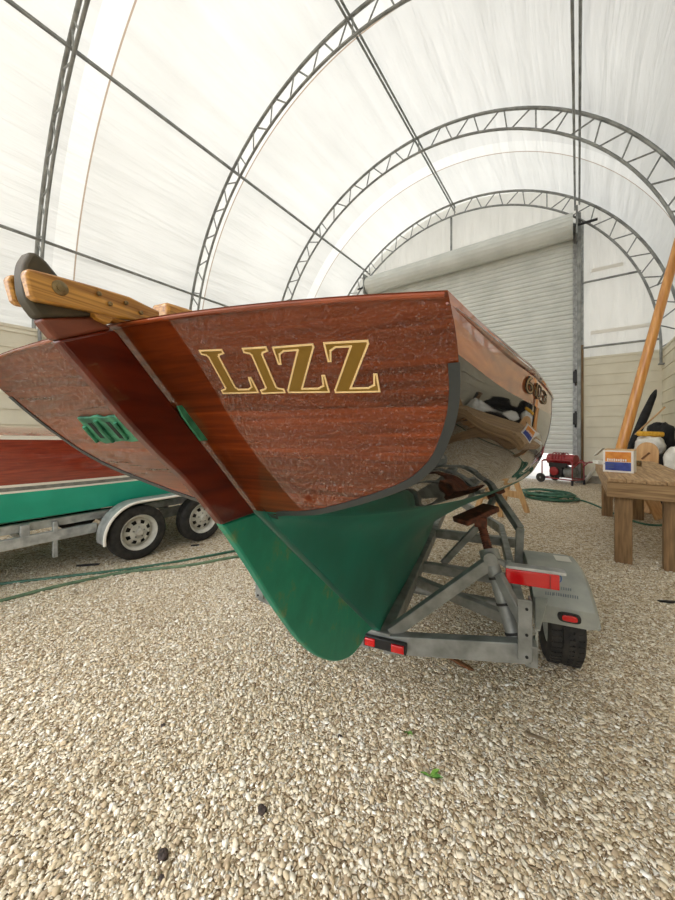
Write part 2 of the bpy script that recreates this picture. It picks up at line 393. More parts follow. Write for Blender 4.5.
def chip_mat():
    m = mat('gravel_chip', (0, 0, 0, 1), .75, spec=.3); nt, N, L, p = nodes(m)
    g = N.new('ShaderNodeNewGeometry'); rp = ramp_const(N, GRAVEL_RAMP); L.new(g.outputs['Random Per Island'], rp.inputs['Fac'])
    tc = N.new('ShaderNodeTexCoord')
    n3 = N.new('ShaderNodeTexNoise'); n3.inputs['Scale'].default_value = .9; n3.inputs['Detail'].default_value = 5; L.new(tc.outputs['Object'], n3.inputs['Vector'])
    r3 = N.new('ShaderNodeValToRGB'); r3.color_ramp.elements[0].position = .3; r3.color_ramp.elements[0].color = (.86, .84, .81, 1); r3.color_ramp.elements[1].position = .65; r3.color_ramp.elements[1].color = (1, 1, 1, 1)
    L.new(n3.outputs['Fac'], r3.inputs['Fac'])
    m2 = N.new('ShaderNodeMix'); m2.data_type = 'RGBA'; m2.blend_type = 'MULTIPLY'; m2.inputs['Factor'].default_value = 1
    L.new(rp.outputs['Color'], m2.inputs['A']); L.new(r3.outputs['Color'], m2.inputs['B'])
    L.new(m2.outputs['Result'], p.inputs['Base Color'])
    return m
M['chip'] = chip_mat()

# ================================================================== THE SETTING
XL, XR, XC = -8.80, 1.78, -3.51
SPRING, RAD, ASP = 3.55, 5.72, 1.027
YB, YE = 12.0, -5.0        # back wall, open front end

def floor_grid():
    b = MB(); b.box(((XL + XR) / 2, (YB + YE) / 2, -.05), (XR - XL + .1, YB - YE, .1))
    return struct(b.build('floor', M['gravel_ground'], smooth=0))
floor_grid()
b = MB(); b.box((-4, YB + 15.05, -.09), (80, 30, .1)); struct(b.build('floor_outside', M['concrete'], smooth=0))
b = MB(); b.box((-4, YE - 15, -.09), (80, 30, .1)); struct(b.build('floor_front_yard', M['gravel_ground'], smooth=0))

ARCH_Y = [11.72, 8.53, 5.30, 1.96, -1.35, -4.7]
TAN = (178, 160, 140)
seams = []
for y in (10.05, 5.72, 2.62, -.6):
    seams.append((y, .014, TAN))
    seams.append((y - .20, .18, (238, 238, 232)))
fab = fabric_mat('roof_fabric', seams)
def roof():
    b = MB(); rows = []
    for i in range(65):
        a = PI * i / 64
        row = []
        for k in range(49):
            y = YE + (YB + .05 - YE) * k / 48
            # cloth sags a little between the hoops
            d = min(abs(y - q) for q in ARCH_Y)
            r = RAD - .05 * min(1, d / 1.5) ** 1.5
            row.append((XC - r * math.cos(a), y, SPRING + ASP * r * math.sin(a)))
        rows.append(row)
    b.grid(rows)
    o = b.build('ceiling', fab, smooth=60); struct(o); return o
roof()

def lap_profile(h0, h1, pitch, depth):
    """(offset, z) outline of lapped siding"""
    pr = []; z = h0
    while z < h1 - .01:
        z2 = min(z + pitch, h1)
        pr += [(depth, z), (depth * .9, z + .02), (.004, z2 - .012), (0, z2)]
        z = z2
    return pr
def siding(name, p0, p1, nrm, h0=0.12, h1=SPRING, pitch=.295, depth=.02):
    b = MB(); pr = lap_profile(h0, h1, pitch, depth); p0, p1, nrm = Vector(p0), Vector(p1), Vector(nrm)
    b.grid([[p + nrm * o + Vector((0, 0, z)) for (o, z) in pr] for p in (p0, p1)])
    b.grid([[p - nrm * .06 + Vector((0, 0, z)) for z in (h0, h1)] for p in (p0, p1)])
    b.bar(p0 - nrm * .23 + Vector((0, 0, h1 + .02)), p1 - nrm * .23 + Vector((0, 0, h1 + .02)), .50, .06)
    return struct(b.build(name, M['siding'], smooth=0, recalc=False))
siding('wall_left', (XL, YE, 0), (XL, YB, 0), (1, 0, 0), h1=3.46)
siding('wall_right', (XR, YE, 0), (XR, YB, 0), (-1, 0, 0))
DXL, DXR = -6.75, -.12
siding('wall_back', (.10, YB, 0), (XR, YB, 0), (0, -1, 0))
siding('wall_back_far', (XL, YB, 0), (DXL - .06, YB, 0), (0, -1, 0))
for nm, p, q in (('baseboard_right', (XR - .05, YE, .07), (XR - .05, YB, .07)), ('baseboard_left', (XL + .05, YE, .07), (XL + .05, YB, .07)), ('baseboard_back', (.1, YB - .06, .1), (XR - .1, YB - .06, .1))):
    b = MB(); b.bar(p, q, .12, .2 if nm.endswith('back') else .14); struct(b.build(nm, M['kerb'], bevel=.01))
# gable of fabric above the door and the siding
DOOR_TOP = 7.15
gfab = fabric_mat('gable_fabric', [], wrinkle=(5, 1, .6), base=(238, 236, 228))
def gable():
    b = MB(); th = [PI * i / 64 for i in range(65)]
    def zarc(x):
        d = RAD ** 2 - (x - XC) ** 2
        return SPRING + ASP * math.sqrt(max(d, 0))
    def patch(x0, x1, z0, n=24):
        rows = []
        for i in range(n + 1):
            x = x0 + (x1 - x0) * i / n; zt = max(zarc(x), z0 + .001)
            rows.append([(x, YB + .02, z0 + (zt - z0) * k / 10) for k in range(11)])
        b.grid(rows)
    patch(XC - RAD, DXL - .35, SPRING); patch(DXL - .35, .1, DOOR_TOP - .2); patch(.1, XC + RAD, SPRING - .05)
    return struct(b.build('wall_gable', gfab, smooth=0))
gable()
# light battens of the gable cloth
for i, (z, x1) in enumerate(((6.05, 1.0), (4.28, 1.55))):
    b = MB(); b.bar((.3, YB - .01, z), (x1, YB - .01, z), .02, .1); struct(b.build('trim_%d' % (i + 1), M['white_paint'], bevel=.004))
# timber trim beside the door opening
b = MB(); b.box((0.0, YB - .03, 3.75), (.26, .03, 7.5)); struct(b.build('trim_4', M['galv_bright'], bevel=.004))
b = MB(); b.box((.09, YB - .06, 2.0), (.07, .06, 3.9)); struct(b.build('trim_3', M['timber_post'], bevel=.006))

# roll-up door
def rollup():
    r = empty('door_1', ((DXL + DXR) / 2, YB - .08, 0)); struct(r)
    w = (DXR - DXL) / 2; b = MB(); pr = []
    z = .86
    while z < DOOR_TOP - .02:
        pr += [(-.03, z), (-.034, z + .06), (.0, z + .08), (.0, z + .105), (-.028, z + .125)]; z += .135
    b.grid([[(x, y, zz) for (y, zz) in pr] for x in (-w, w)])
    b.box((0, -.01, .85), (2 * w, .05, .09))
    b.build('curtain', M['door_slat'], r, smooth=0)
    for sx in (-1, 1):
        g = MB(); x = sx * (w + .07)
        g.box((x, -.03, 3.75), (.16, .03, 7.5)); g.box((x - sx * .07, -.06, 3.75), (.02, .07, 7.5))
        for k in range(52): g.box((x - sx * .055, -.098, .35 + k * .138), (.03, .008, .03))
        gr = g.build('guide_rail', M['galv_bright'], r, smooth=0)
    h = MB(); prof = []
    for k in range(17):
        a = PI * 2 * k / 16; prof.append((.34 * math.cos(a), .34 * math.sin(a)))
    h.tube([(-w - .05, -.34, DOOR_TOP + .12), (w + .0, -.34, DOOR_TOP + .12)], .33, 28)
    h.build('door_coil', M['door_slat'], r, smooth=20)
    s = MB()
    for k in range(9):
        a = PI * (.55 + .11 * k); s.bar((-w, -.34 + .334 * math.cos(a), DOOR_TOP + .12 + .334 * math.sin(a)), (w, -.34 + .334 * math.cos(a), DOOR_TOP + .12 + .334 * math.sin(a)), .012, .012)
    s.build('coil_rib', M['door_slat'], r, smooth=0)
    for sx in (-1, 1):
        q = MB(); q.box((sx * (w + .09), -.3, DOOR_TOP + .12), (.05, .74, .78)); bk = q.build('coil_bracket', M['truss_steel'], r, bevel=.01)
        q = MB(); q.tube([(sx * (w + .05), -.34, DOOR_TOP + .12), (sx * (w + .55), -.34, DOOR_TOP + .12)], .035, 10); q.build('axle', M['black_plastic'], bk)
    for zz in (3.03, 1.83):
        q = MB(); q.box((w + .06, -.09, zz), (.13, .1, .34)); q.box((w + .06, -.09, zz - .2), (.05, .06, .1)); q.box((w + .06, -.09, zz + .19), (.06, .06, .06))
        q.build('latch_box', M['black_plastic'], r, bevel=.02)
rollup()
# steel posts of the gable
def post(x, z0, z1, s, label, y=YB - .12):
    b = MB(); b.box((0, 0, (z1 - z0) / 2), (s, s, z1 - z0)); b.box((0, 0, .01), (s * 2, s * 2, .02)) if z0 < .1 else None
    o = b.build('steel_post', M['truss_steel'], bevel=.008, loc=(x, y, z0)); tag(o, label, 'post'); return o
post(.02, 0, 7.7, .09, 'tall grey steel post beside the roll-up door reaching the end arch', YB - .2)
post(-3.62, DOOR_TOP + .5, 9.0, .06, 'short thin steel post standing above the middle of the roll-up door coil')
def girt(z, x1, label):
    b = MB(); b.tube([(.1, YB - .1, z), (x1, YB - .1, z)], .03, 8); tag(b.build('gable_rail', M['truss_steel']), label, 'rail')
girt(5.72, 1.35, 'upper thin grey steel rail across the fabric gable right of the door')
girt(3.86, 1.72, 'lower thin grey steel rail across the gable just above the beige siding')

# trusses
R_OUT, R_IN = 5.62, 5.22
strut_mesh = None
def arc(r, y, n=72, a0=0, a1=PI):
    return [(XC - r * math.cos(a0 + (a1 - a0) * i / n), y, SPRING + ASP * r * math.sin(a0 + (a1 - a0) * i / n)) for i in range(n + 1)]
def truss(y, label):
    global strut_mesh
    t = empty('roof_truss', (XC, y, SPRING)); tag(t, label, 'truss', 'steel roof arches')
    def loc(pts): return [Vector(p) - Vector((XC, y, SPRING)) for p in pts]
    b = MB(); b.tube([(-R_OUT, 0, -.35)] + loc(arc(R_OUT, y)) + [(R_OUT, 0, -.35)], .036, 8); b.build('outer_chord', M['truss_steel'], t)
    b = MB(); b.tube([(-R_IN, 0, -.35)] + loc(arc(R_IN, y)) + [(R_IN, 0, -.35)], .03, 8); b.build('inner_chord', M['truss_steel'], t)
    if strut_mesh is None:
        s = MB(); s.tube([(0, 0, 0), (0, 0, 1)], .017, 6); o = s.build('strut', M['truss_steel'], t); strut_mesh = o.data
        first = o
    else: first = None
    n = 50
    for i in range(n):
        a, a2 = PI * (i + .15) / n, PI * (i + .85) / n
        ro, ri = (R_OUT, R_IN) if i % 2 else (R_IN, R_OUT)
        if i % 10 == 5: a2 = a
        p = Vector((-ro * math.cos(a), 0, ASP * ro * math.sin(a))); q = Vector((-ri * math.cos(a2), 0, ASP * ri * math.sin(a2)))
        o = first if first is not None else bpy.data.objects.new('strut', strut_mesh)
        if first is None: COL.objects.link(o); o.parent = t
        first = None
        d = q - p
        o.matrix_local = Matrix.Translation(p) @ d.to_track_quat('Z', 'Y').to_matrix().to_4x4() @ Matrix.Diagonal((1, 1, d.length, 1))
    for sx in (-1, 1):
        f = MB(); f.box((sx * (R_OUT + R_IN) / 2, 0, -.37), (.50, .16, .03)); f.build('foot_plate', M['truss_steel'], t)
TL = ['lattice steel arch standing against the end wall with the roll-up door', 'lattice steel arch second from the end wall, nearest before the door arch',
      'lattice steel arch third from the end wall, passing behind the boat name', 'lattice steel arch nearest in view, rising behind the rudder head']
for y, l in zip(ARCH_Y[:4], TL): truss(y, l)
# purlins: pairs of pipes through the chords
def purlin(adeg, label):
    a = R(adeg); o = empty('roof_purlin', (XC - R_OUT * math.cos(a), YE, SPRING + ASP * R_OUT * math.sin(a))); tag(o, label, 'purlin', 'long roof purlins')
    for dr in (.0, .16):
        b = MB(); dx, dz = dr * math.cos(a), -dr * math.sin(a)
        b.tube([(dx, 0, dz), (dx, YB - YE - .05, dz)], .024, 8); b.build('pipe', M['truss_steel'], o)
for a, l in ((18, 'low paired roof pipe on the left side above the rudder head'), (51, 'paired roof pipe halfway up the left slope of the roof'),
             (90, 'paired roof pipe along the ridge over the boat'), (129, 'paired roof pipe running down over the door post on the right slope'), (162, 'low paired roof pipe above the right siding wall')):
    purlin(a, l)

# ================================================================== SAILBOAT
boat = empty('sailboat', BOAT_ORG, BOAT_ROT)
tag(boat, 'varnished mahogany sailboat LIZZ with black topsides and green bottom on its trailer', 'boat')
STERN = [(1.75, .145), (1.60, .29), (1.27, .61), (1.10, .812), (.5, 1.54), (.3, 1.78)]
GAP = .009
def fst(h): return lerp_tab(h, STERN) + GAP
# stations: sheer u, rake, paint height, strake bottom, control points (b,h) sheer -> keel
ST = [
 (None, 1.0, 1.266, 1.530, [(.433, 1.579), (.439, 1.54), (.438, 1.49), (.425, 1.445), (.395, 1.395), (.33, 1.35), (.17, 1.288), (.06, 1.268), (.022, 1.24), (.022, .9), (.022, .5), (0, .5)]),
 (.62, .95, 1.192, 1.525, [(.50, 1.595), (.507, 1.55), (.507, 1.50), (.497, 1.44), (.465, 1.375), (.385, 1.305), (.23, 1.22), (.10, 1.165), (.04, 1.08), (.024, .85), (.024, .5), (0, .5)]),
 (1.15, .65, 1.150, 1.522, [(.63, 1.61), (.634, 1.56), (.632, 1.50), (.622, 1.43), (.595, 1.35), (.53, 1.27), (.40, 1.185), (.25, 1.11), (.11, .98), (.03, .75), (.026, .5), (0, .5)]),
 (2.0, .2, 1.156, 1.525, [(.80, 1.62), (.802, 1.57), (.80, 1.5), (.787, 1.41), (.76, 1.33), (.71, 1.26), (.61, 1.155), (.41, 1.05), (.205, .91), (.05, .72), (.03, .5), (0, .5)]),
 (2.8, 0, 1.15, 1.535, [(.87, 1.64), (.87, 1.58), (.865, 1.5), (.855, 1.42), (.845, 1.33), (.82, 1.24), (.76, 1.15), (.62, 1.05), (.36, .92), (.09, .74), (.035, .5), (0, .5)]),
 (3.7, 0, 1.15, 1.57, [(.72, 1.68), (.70, 1.6), (.68, 1.52), (.65, 1.43), (.61, 1.34), (.54, 1.25), (.44, 1.16), (.31, 1.07), (.17, .95), (.05, .78), (.03, .55), (0, .55)]),
 (4.5, -.1, 1.2, 1.62, [(.42, 1.74), (.39, 1.65), (.36, 1.56), (.32, 1.47), (.28, 1.38), (.23, 1.29), (.18, 1.2), (.12, 1.11), (.07, 1.0), (.03, .9), (.02, .8), (0, .8)]),
 (5.1, -.35, 1.26, 1.68, [(.02, 1.8), (.02, 1.74), (.02, 1.68), (.02, 1.6), (.02, 1.52), (.02, 1.44), (.02, 1.37), (.018, 1.3), (.016, 1.24), (.014, 1.18), (.012, 1.12), (0, 1.12)]),
]
rows = []
for (us, r, hp, hk, pts) in ST:
    hs = pts[0][1]
    flat = []
    for (bb, h) in pts:
        u = fst(h) if us is None else us + GAP + r * (fst(h) - fst(hs))
        flat += [bb, u, h]
    rows.append(tuple([hp, hk] + flat))
dense = catmull(rows, 8)
SEC = []
for d in dense:
    hp, hk = d[0], d[1]
    pts = [tuple(d[2 + 3 * i:5 + 3 * i]) for i in range(12)]
    c = catmull(pts, 6)
    c = [(max(0, p[0]), p[1], max(p[2], .5)) for p in c]
    SEC.append((hp, hk, c))
def split(c, h):
    """index position along c where it first falls below h"""
    for i in range(len(c) - 1):
        if c[i][2] >= h > c[i + 1][2]:
            t = (c[i][2] - h) / (c[i][2] - c[i + 1][2]); return i + t
    return len(c) - 1.0
def resample(c, i0, i1, n):
    # by arc length between index positions
    def at(x):
        i = min(int(x), len(c) - 2); t = x - i
        return tuple(c[i][k] * (1 - t) + c[i + 1][k] * t for k in range(3))
    q = [at(i0)] + [c[i] for i in range(int(i0) + 1, int(math.ceil(i1)))] + [at(i1)]
    s = [0]
    for a, b_ in zip(q, q[1:]): s.append(s[-1] + math.dist(a, b_))
    out = []; j = 0
    for k in range(n):
        x = s[-1] * k / (n - 1)
        while j < len(s) - 2 and s[j + 1] < x: j += 1
        w = (x - s[j]) / max(s[j + 1] - s[j], 1e-9)
        out.append(tuple(q[j][m] * (1 - w) + q[j + 1][m] * w for m in range(3)))
    return out
strk, tops, bott = [], [], []
for hp, hk, c in SEC:
    a, b_ = split(c, hk), split(c, hp)
    strk.append(resample(c, 0, a, 6)); tops.append(resample(c, a, b_, 26)); bott.append(resample(c, b_, len(c) - 1, 30))
def hull_part(name, rows_, m):
    b = MB()
    for sx in (1, -1):
        b.grid([[L3(sx * p[0], p[1], p[2]) for p in r] for r in rows_], flip=sx < 0)
    return b.build(name, m, boat, smooth=70)
o = hull_part('sheer_strake', strk, M['strake_wood']); strake_o = o
hull_part('topside', tops, M['hull_black'])['label'] = 'glossy black topside'
hull_part('bottom', bott, M['green_bottom'])['label'] = 'green painted bottom and keel'
b = MB(); sp_ = [p for p in SEC[0][2] if p[2] < 1.276]
b.grid([[L3(s_ * p[0], p[1], p[2]) for s_ in (-1, 0, 1)] for p in sp_]); b.build('sternpost', M['green_bottom'], boat, smooth=0)
# rub rail and covering board at the sheer
for sx in (1, -1):
    b = MB(); b.tube([L3(sx * (r[0][0] - .001), r[0][1] + (.005 if k == 0 else 0), r[0][2] - .010) for k, r in enumerate(strk)], [min(.007, .0012 + .0007 * k) for k in range(len(strk))], 8); b.build('rub_rail', M['mahogany'], boat)
    b = MB(); b.tube([L3(sx * (r[0][0] - .006), r[0][1] + (.005 if k == 0 else 0), r[0][2] + .001) for k, r in enumerate(strk)], [min(.007, .0012 + .0007 * k) for k in range(len(strk))], 8); b.build('toe_rail', M['mahogany'], boat)
# deck
b = MB()
b.grid([[L3(s_ * r[0][0], r[0][1] + (0 if k > 0 else 0), r[0][2] + (1 - s_ * s_) * .019) for s_ in [-1 + .1 * q for q in range(21)]] for k, r in enumerate(strk)])
b.build('deck', M['mahogany'], boat, smooth=60)
# transom
NAX = Vector((0, -1, -.966)).normalized()          # outward normal of the transom (aft and down)
SLO = Vector((0, .966, -1)).normalized()           # down the transom
def tp(bb, h, off=0.0):
    return L3(bb, fst(h), h) + NAX * off
edge = [(p[0], p[2]) for p in SEC[0][2] if p[2] > 1.264]
def top_h(bb): return 1.579 + .019 * (1 - (bb / .433) ** 2)
def transom_poly(ins, hmin=0):
    """half outline (starboard) inset by ins, from the sheer corner down to the sternpost"""
    e = [Vector((x, y)) for x, y in edge]; out = []
    for i, p in enumerate(e):
        d = (e[min(i + 1, len(e) - 1)] - e[max(i - 1, 0)]).normalized()
        n = Vector((d.y, -d.x))     # points inboard/up
        if n.x > 0: n = -n
        q = p + n * ins
        out.append((max(q.x, 0.0), q.y))
    return out
b = MB(); n = 28; rows_ = []
prof = resample([(x, 0, y) for x, y in edge], 0, len(edge) - 1, n)
for k in range(25):
    s_ = -1 + 2 * k / 24
    col = []
    for (x, _, y) in prof:
        col.append((x, y))
    rows_.append(col)
# fill between port and starboard outline by rows across
grid_rows = []
NR = 24
for i, (x, _, y) in enumerate(prof):
    row = []
    for k in range(NR + 1):
        s_ = -1 + 2 * k / NR; bb = x * s_
        h = y
        if i == 0: h = top_h(bb)
        elif i < 4: h = y + (top_h(bb) - 1.579) * (1 - i / 4)
        row.append(tp(bb, h))
    grid_rows.append(row)
b.grid(grid_rows)
fr = [[tuple(Vector(p) + Vector((0, .03, -.004))) for p in r] for r in grid_rows]
b.grid(fr, flip=True)
transom = b.build('transom', M['transom_wood'], boat, smooth=0)
# painted ends of the planking round the transom
b = MB(); inn = transom_poly(.011)
for sx in (1, -1):
    ro = [tp(sx * (x + .001), y, .0016) for (x, y) in edge if y < 1.532]
    ri = [tp(sx * x, y, .0016) for (x, y), (x0, y0) in zip(inn, edge) if y0 < 1.532]
    b.grid([ro, ri]); b.grid([ri, [p - NAX * .002 for p in ri]])
o = b.build('plank_edge', M['slate'], boat, smooth=0); o['label'] = 'slate grey painted edge round the transom'
# moulding along the top of the transom
b = MB(); b.tube([tp(-.43 + .86 * k / 40, top_h(-.43 + .86 * k / 40) - .003, .001) for k in range(41)], .003, 8); b.build('transom_cap', M['mahogany'], boat)

# name on the transom (cream outlined gold serif capitals)
def gl_L(): return [(0, 1), (.62, 1), (.62, .93), (.48, .90), (.44, .86), (.44, .14), (.5, .08), (.78, .08), (.9, .14), (.95, .36), (1.0, .36), (1.0, 0), (0, 0), (0, .07), (.12, .10), (.16, .14), (.16, .86), (.12, .90), (0, .93)]
def gl_I(): return [(0, 1), (1, 1), (1, .93), (.78, .9), (.72, .86), (.72, .14), (.78, .1), (1, .07), (1, 0), (0, 0), (0, .07), (.22, .1), (.28, .14), (.28, .86), (.22, .9), (0, .93)]
def gl_Z(): return [(.03, 1), (.97, 1), (.97, .95), (.36, .08), (.76, .08), (.9, .14), (.95, .36), (1.0, .36), (.98, 0), (0, 0), (0, .05), (.60, .92), (.26, .92), (.13, .86), (.07, .66), (.02, .66)]
def on_transom(px, py):
    rx = (px - CX) / FOC; ry = (HY - py) / FOC
    k = .97; Z = (.29 + GAP + (1.60 - EYE) * k) / (sB * rx + cB + k * ry)
    return (Z * (rx * cB - sB) + OFF, EYE + ry * Z)
def glyph(pts, quad):
    tl_, tr_, bl_, br_ = [Vector(on_transom(*q)) for q in quad]
    P3 = [((bl_ * (1 - x) + br_ * x) * (1 - y) + (tl_ * (1 - x) + tr_ * x) * y) for x, y in pts]
    f = MB(); f.prism([tp(x, h, .0007) for x, h in P3], NAX * -.0006); lt = f.build('letter', M['gold'], boat, smooth=0)
    e = MB(); W_ = .0011
    for a, c in zip(P3, P3[1:] + P3[:1]):
        A_, C_ = tp(a.x, a.y, .0011), tp(c.x, c.y, .0011); d_ = (C_ - A_).normalized() * W_; n_ = NAX.cross(d_).normalized() * W_
        q_ = [A_ - d_ - n_, C_ + d_ - n_, C_ + d_ + n_, A_ - d_ + n_]
        e.prism(q_, NAX * -.001)
    e.build('letter_outline', M['cream'], lt, smooth=0, weld=False)
glyph(gl_L(), ((200, 350.5), (236, 349), (223.5, 393), (258.5, 392)))
glyph(gl_I(), ((243, 348.5), (266, 347), (262.5, 393), (285, 392)))
glyph(gl_Z(), ((272, 347.5), (314, 344), (289, 392), (330, 391.5)))
glyph(gl_Z(), ((323, 343), (369, 340.5), (336, 392), (380.5, 391)))

# bronze scupper plate on the port half
poly = [on_transom(*p) for p in ((79, 416), (90, 416), (97, 414), (104, 416), (113, 414), (119, 415), (127, 424), (143, 439), (134, 440), (124, 439), (108, 442), (98, 438), (88, 427))]
b = MB(); b.prism([tp(x, h, .006) for x, h in poly], NAX * -.006); sc = b.build('scupper_plate', M['verdigris'], boat, bevel=.0015); sc['label'] = 'verdigris bronze scupper plate'
for q in (((90, 421), (94, 421), (107, 436), (103, 436)), ((108, 420), (112, 420), (126, 436), (122, 436))):
    b = MB(); b.prism([tp(*on_transom(*p), .0068) for p in q], NAX * -.001); b.build('slot', M['dark_hole'], sc, smooth=0)
for q in (((87, 424), (100, 439)), ((98, 418), (116, 439)), ((118, 420), (130, 436))):
    b = MB(); b.tube([tp(*on_transom(*q[0]), .008), tp(*on_transom(*q[1]), .008)], .004, 8); b.build('rib', M['verdigris'], sc)

# rudder
TH = .010
def rp_(px, py, bb): u, h = cp(px, py, TH); return L3(bb, u, h)
def proj(bb, u, h):
    v = bb - OFF; Z = -v * sB + u * cB
    return (CX + FOC * (v * cB + u * sB) / Z, HY - FOC * (h - EYE) / Z)
FWD = [(36, 251.5), (47, 261), (60, 277), (90, 310)] + [proj(TH, lerp_tab(h, STERN) - .004, h) for h in (1.585, 1.5, 1.4, 1.3, 1.27, 1.2, 1.1, 1.0, .9, .8, .7, .6, .55)]
AFT = [(30, 252), (24, 262), (22.5, 276), (26, 297), (40, 318), (58, 340), (92, 379), (127, 420), (160, 455), (188, 482), (223, 525), (250, 565), (275, 605), (300, 640), (318, 656), (335, 661.5), (350, 657), (361, 645), (366, 634)]
AFT = [(float(p[0]), float(p[1])) for p in catmull(AFT, 4)]
if AFT[-1][1] > 640: pass
def sub(poly, lo, hi, key):
    return [p for p in poly if lo <= key(p) <= hi]
def rud(name, pts, m, parent, th=TH, bev=.004):
    b = MB(); b.prism([rp_(px, py, th) for px, py in pts], (-2 * th, 0, 0))
    return b.build(name, m, parent, bevel=bev, smooth=40)
def cut(poly, y):
    for a, c in zip(poly, poly[1:]):
        if (a[1] - y) * (c[1] - y) <= 0 and a[1] != c[1]:
            t = (y - a[1]) / (c[1] - a[1]); return (a[0] + (c[0] - a[0]) * t, y)
def piece(ya, yf, ya2, yf2):
    """part of the rudder between a line (aft ya, fwd yf) and a lower one (aft ya2, fwd yf2); None = the end"""
    a = [p for p in AFT if (ya is None or p[1] > ya) and (ya2 is None or p[1] < ya2)]
    f = [p for p in FWD if (yf is None or p[1] > yf) and (yf2 is None or p[1] < yf2)]
    if ya is not None: a = [cut(AFT, ya)] + a; f = [cut(FWD, yf)] + f
    if ya2 is not None: a = a + [cut(AFT, ya2)]; f = f + [cut(FWD, yf2)]
    return a + f[::-1]
rudder = rud('rudder', piece(340, 328.5, 525, 513), M['rudder_wood'], boat)
o = rud('rudder_head', piece(None, None, 318, 316), M['rudder_cap'], rudder, th=TH + .0005); o['label'] = 'grey green weathered rudder head'
o = rud('dull_band', piece(318, 316, 340, 328.5), M['rudder_dull'], rudder); o['label'] = 'dull band of varnish'  # lighter, less glossy band just under the rudder head
o = rud('rudder_blade', piece(525, 513, None, None), M['green_rudder'], rudder); o['label'] = 'scuffed green painted rudder blade'
# gudgeon strap at mid height
g = cp(193, 424, TH)
b = MB()
for sx in (1, -1):
    P_ = [rp_(x, y, sx * (TH + .004)) for x, y in ((176, 406), (184, 405), (197, 418), (206, 431), (208, 440), (199, 441), (190, 429), (181, 417))]
    b.prism(P_, (sx * -.004, 0, 0))
b.tube([L3(0, *cp(192, 414, 0)), L3(0, *cp(205, 434, 0))], .012, 10)
o = b.build('gudgeon', M['verdigris'], rudder, bevel=.001); o['label'] = 'verdigris bronze gudgeon'
# tiller: two oak cheeks straddling the rudder head, joined forward into one bar
TB = .023
def tl(px, py, bb): u, h = cp(px, py, TB); return L3(bb, u, h)
cheek = [(25, 272.5), (29, 268), (58, 275.5), (96, 286), (130, 296.5), (149, 306), (160, 311), (160, 326), (140, 322), (116, 317), (92, 311), (36, 300), (31, 295)]
b = MB(); b.prism([tl(x, y, TB) for x, y in cheek], (-(TB - TH - .001), 0, 0)); tiller = b.build('tiller', M['tiller'], boat, bevel=.0025); tiller['label'] = 'varnished oak tiller'
b = MB(); P_ = [tl(x, y, -TH - .001) for x, y in cheek]; b.prism(P_, (-(TB - TH - .001), 0, 0)); b.build('port_cheek', M['tiller'], tiller, bevel=.0025)
b = MB(); b.bar(L3(0, .372, 1.633), L3(0, 1.15, 1.70), .036, .036); b.build('tiller_bar', M['tiller'], tiller, bevel=.006)
b = MB(); b.prism([tl(x, y, TB - .004) for x, y in ((96, 311), (118, 316), (112, 324), (100, 318))], (-(2 * TB - .008), 0, 0)); b.build('tiller_chock', M['tiller'], tiller, bevel=.002)
def bolt(px, py, r, washer=False):
    u, h = cp(px, py, TB); p = L3(TB, u, h)
    if washer:
        b = MB(); b.lathe([(0.001, .0), (r * 1.7, .0), (r * 1.7, .0012), (r * 1.45, .002), (.001, .002)], p, (1, 0, 0), 24); b.build('washer', M['bronze'], tiller)
    b = MB(); b.lathe([(.0005, .0), (r, .0), (r, .0026), (r * .7, .0034), (.0005, .0034)], p + Vector((.001, 0, 0)), (1, 0, 0), 8 if washer else 14); b.build('bolt', M['bronze'], tiller)
bolt(60, 288, .0048, True)
for x, y in ((98, 294), (109, 304), (125, 303), (140, 313)): bolt(x, y, .0026)

# sail number on the starboard strake
def strake_b(u, h):
    best = None
    for r, (hp, hk, c) in zip(strk, SEC):
        pass
    tabu = []
    for hp, hk, c in SEC:
        i = split(c, h); j = min(int(i), len(c) - 2); t = i - j
        tabu.append((c[j][1] * (1 - t) + c[j + 1][1] * t, c[j][0] * (1 - t) + c[j + 1][0] * t))
    return lerp_tab(u, tabu)
def number():
    for ch, u0, u1 in (('6', .84, .96), ('0', 1.0, 1.13), ('3', 1.18, 1.34)):
        cu = bpy.data.curves.new('t', 'FONT'); cu.body = ch; cu.size = 1; cu.resolution_u = 4
        to = bpy.data.objects.new('t', cu); COL.objects.link(to)
        me = bpy.data.meshes.new_from_object(to); bpy.data.objects.remove(to)
        bm = bmesh.new(); bm.from_mesh(me); bmesh.ops.remove_doubles(bm, verts=bm.verts, dist=1e-4)
        xs = [v.co.x for v in bm.verts]; ys = [v.co.y for v in bm.verts]
        x0, x1, y0, y1 = min(xs), max(xs), min(ys), max(ys)
        for v in bm.verts:
            u = u0 + (u1 - u0) * (v.co.x - x0) / (x1 - x0); h = 1.541 + .043 * (v.co.y - y0) / (y1 - y0)
            v.co = L3(strake_b(u, h) + .0035, u, h)
        bnd = [e for e in bm.edges if e.is_boundary]
        segs = [(e.verts[0].co.copy(), e.verts[1].co.copy()) for e in bnd]
        bm.to_mesh(me); bm.free(); me.materials.append(M['gold'])
        o = bpy.data.objects.new('number', me); COL.objects.link(o); o.parent = boat
        b = MB()
        for a, c in segs: b.tube([a, c], .0011, 5)
        b.build('number_outline', M['dark_hole'], o, weld=False)
number()

